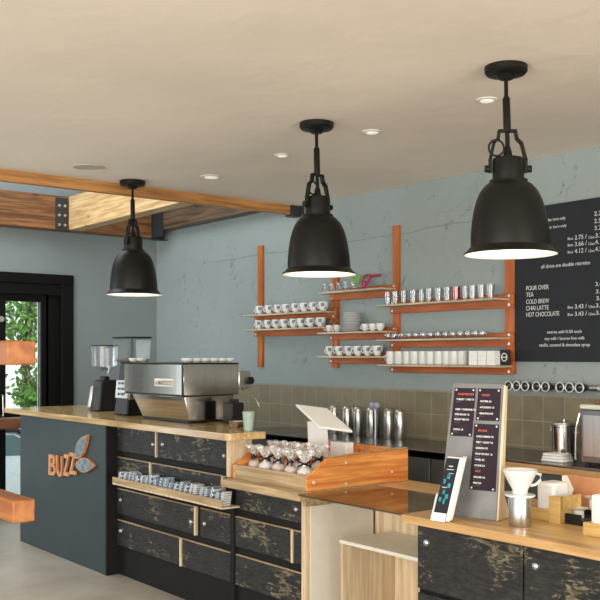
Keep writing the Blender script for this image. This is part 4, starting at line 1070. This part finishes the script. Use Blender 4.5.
# brochure holder
hb0 = onZ(440, 521, RZc); 
bh = thing('leaflet_holder', 'small white holder of black and teal leaflets before the menu stand', 'leaflet holder', (hb0.x, hb0.y, RZc+.001), None, math.radians(8))
W2, L2, le = .036, .265, .085
def Q(a, b, f): return Vector((a*W2+b*.016, b*le-.0+f*(-.96), b*L2-f*.28+.006))
def pl2(a0, a1, b0, b1, f0, f1, name, mat, parent, bev=0):
    return MB().hexa([Q(a0, b0, f0), Q(a1, b0, f0), Q(a1, b0, f1), Q(a0, b0, f1), Q(a0, b1, f0), Q(a1, b1, f0), Q(a1, b1, f1), Q(a0, b1, f1)]).build(name, mat, parent, bev)
pl2(-1, 1, .02, 1, -.004, 0, 'back', 'white', bh, .001)
pl2(.95, 1.5, .0, 1, -.02, .010, 'side', 'white', bh, .001)
pl2(-1.1, 1, 0, .13, .016, .020, 'pocket', 'white', bh, .001)
pl2(-1.1, -1.0, 0, .42, -.004, .020, 'side', 'white', bh, .001)
lf_ = pl2(-.92, .86, .03, .985, .001, .010, 'leaflets', 'board', bh)
random.seed(3)
for a, b, s_ in ((.0, .70, .22), (-.45, .62, .16), (.35, .56, .2), (-.2, .45, .17), (.3, .38, .22), (-.5, .33, .15), (.1, .30, .13)):
    pl2(a-s_, a+s_, b-.035, b+.035, .0102, .011, 'picture', 'teali', lf_)
pl2(-.3, .3, .86, .875, .0102, .011, 'title', 'chalk', lf_); pl2(-.5, .5, .81, .82, .0102, .011, 'title', 'chalk', lf_)
pl2(-.6, .1, .52, .53, .0102, .011, 'title', 'chalk', lf_); pl2(-.1, .6, .75, .757, .0102, .011, 'title', 'chalk', lf_)

# pour-over set
pp = onZ(520, 525.5, RZc); k_ = -(pp.x)*SN+pp.y*CS; m_ = k_/940
t = thing('steel_carafe', 'brushed steel cup under the white coffee dripper', 'cup', (pp.x, pp.y, RZc+.001))
MB().lathe([(0, 0), (.047, 0), (.0485, .003), (.0465, .06), (.043, .118), (.042, .122), (.040, .122), (.044, .06), (.045, .006), (0, .006)], seg=36).build('body', 'steel', t)
z1 = RZc+.001+.1225
t = thing('coffee_dripper', 'white ceramic pour-over cone resting on the steel cup', 'dripper', (pp.x, pp.y, z1))
MB().lathe([(.020, 0), (.060, .0), (.064, .004), (.063, .009), (.030, .012), (.020, .012)], seg=36).build('saucer_flange', 'ceramic', t)
MB().lathe([(.020, .0125), (.031, .0125), (.033, .03), (.055, .07), (.073, .110), (.073, .114), (.069, .114), (.051, .07), (.022, .02)], seg=36).build('cone', 'ceramic', t)
dv = Vector((CS, SN, 0))
MB().tube([dv*.064+Vector((0, 0, .098)), dv*.088+Vector((0, 0, .092)), dv*.086+Vector((0, 0, .068)), dv*.066+Vector((0, 0, .05)), dv*.044+Vector((0, 0, .045))], .006, 8).build('handle', 'ceramic', t)
# glass jug behind
p = onZ(507, 517, RZc)
p.y = 3.43; p.x = onY(506, 500, 3.43).x
t = thing('stacked_saucer', 'white saucer stack half hidden behind the menu stand', 'saucer', (p.x, p.y, RZc+.001))
MB().cyl(.05, 0, .07, seg=24).build('tin', 'dsteel', t); MB().lathe([(0, .071), (.03, .071), (.06, .085), (.055, .085), (0, .075)], seg=24).build('saucer', 'ceramic', t)

# napkin caddies
def caddy(pxl, pxr, pyb, Y0, D, label, nl):
    a = onY(pxl, pyb, Y0); b = onY(pxr, pyb, Y0); wd = b.x-a.x
    t = thing('napkin_caddy', label, 'caddy', (a.x, Y0, RZc+.001), 'golden plywood napkin caddies')
    MB().box(0, wd, 0, .012, 0, .052).build('front_board', 'yply', t, .001)
    MB().box(0, wd, D-.012, D, 0, .052).build('back_board', 'yply', t, .001)
    MB().box(wd-.058, wd-.001, -.001-.012, -.0005, .0, .115).box(wd-.012, wd, .0125, D-.0125, 0, .115).build('end_board', 'yply', t, .001)
    MB().box(0, .012, .0125, D-.0125, 0, .05).build('end_board', 'yply', t, .001)
    MB().box(.0125, wd-.0125, .0125, D-.0125, 0.001, .010).build('base', 'yply', t)
    q = MB((a.x+wd*.4, Y0+D/2, RZc+.012)).box(a.x+.02, a.x+wd*.66, Y0+.02, Y0+D-.02, RZc+.012, RZc+.165).build('napkin_stack', 'white', None, .012)
    tag(q, nl, 'napkins', 'white napkin stacks')
caddy(530, 562, 517, 3.36, .15, 'left golden plywood caddy behind the coffee dripper', 'white napkins in the caddy behind the dripper')
# right caddy and tray
a = onY(564, 515, 3.40); 
q = thing('black_tray', 'low black tray between the two wooden caddies', 'tray', (a.x, 3.38, RZc+.001))
wdt = onY(581, 520, 3.38).x-a.x
MB().box(.01, wdt, 0, .16, 0, .02).build('tray_base', 'blkpl', q, .002); MB().box(.01, wdt, .0, .006, .021, .045).build('rim', 'blkpl', q, .001); MB().box(.01, wdt, .150, .156, .021, .045).build('rim', 'blkpl', q, .001)
c = onY(583, 525, 3.27)
caddy(583, 622, 528, 3.22, .17, 'right golden plywood caddy at the frame edge', 'white napkins in the right-hand caddy')
# carton of sachets
a = onY(562, 475, 3.62); b = onY(590, 500, 3.62)
q = thing('sachet_carton', 'open orange and cream carton behind the black tray', 'carton', (a.x, 3.62, RZc+.001))
hh = a.z-RZc; ww = b.x-a.x+.05
MB().box(0, ww, .0, .12, 0, hh*.5).box(.0, ww, .02, .035, hh*.5, hh).build('carton_body', 'kraft', q, .002)
MB().prism([(0.0, -.002, hh*.2), (.05, -.002, hh*.5), (.035, .06, hh*.98), (0, .0, hh*.98)], (.004, .004, 0)).build('flap', 'cream', q)
for i, (px, py) in enumerate(((570, 497), (584, 490))):
    c = onY(px, py, 3.45 if i == 0 else 3.50)
    q = thing('saucer_dish', ['white dish in the black tray beside the caddy', 'white dish resting before the orange carton'][i], 'dish', (c.x+(.045 if i == 0 else .0), (3.45, 3.575)[i], RZc+.0215 if i == 0 else RZc+.001), 'small white dishes')
    hz = .03 if i == 0 else .085
    MB().lathe([(0, 0), (.022, 0), (.022, hz), (.042, hz+.012), (.038, hz+.012), (0, hz+.004)], seg=24).build('dish', 'ceramic', q)

# ------------------------------------------------------------------ timber rack at the left edge
n0 = onX(13, 501, -3.22)
t = thing('timber_rack', 'honey coloured timber rack with two thick beams at the left edge', 'rack', (-3.6, n0.y, 0)); o = t.location
Ya, Yb = n0.y, onX(35.5, 498, -3.22).y
za_, zb_ = n0.z, onX(13, 524, -3.22).z
MB(o).box(-4.9, -3.22, Ya, Yb, zb_, za_).build('lower_beam', 'timber', t, .006)
u1, u0 = onX(20, 340.5, -3.22).z, onX(20, 365, -3.22).z
MB(o).box(-4.9, -3.22, Ya-.02, onX(36, 350, -3.22).y, u0, u1).build('upper_beam', 'timber', t, .006)
for x in (-3.95, -4.85): MB(o).box(x, x+.05, Ya-.055, Ya-.0205, 0, 2.0).build('post', 'steelblk', t, .002)
MB(o).box(-3.95, -3.90, Ya-.0205, Ya-.001, zb_+.01, za_-.01).build('fixing_plate', 'steelblk', t)
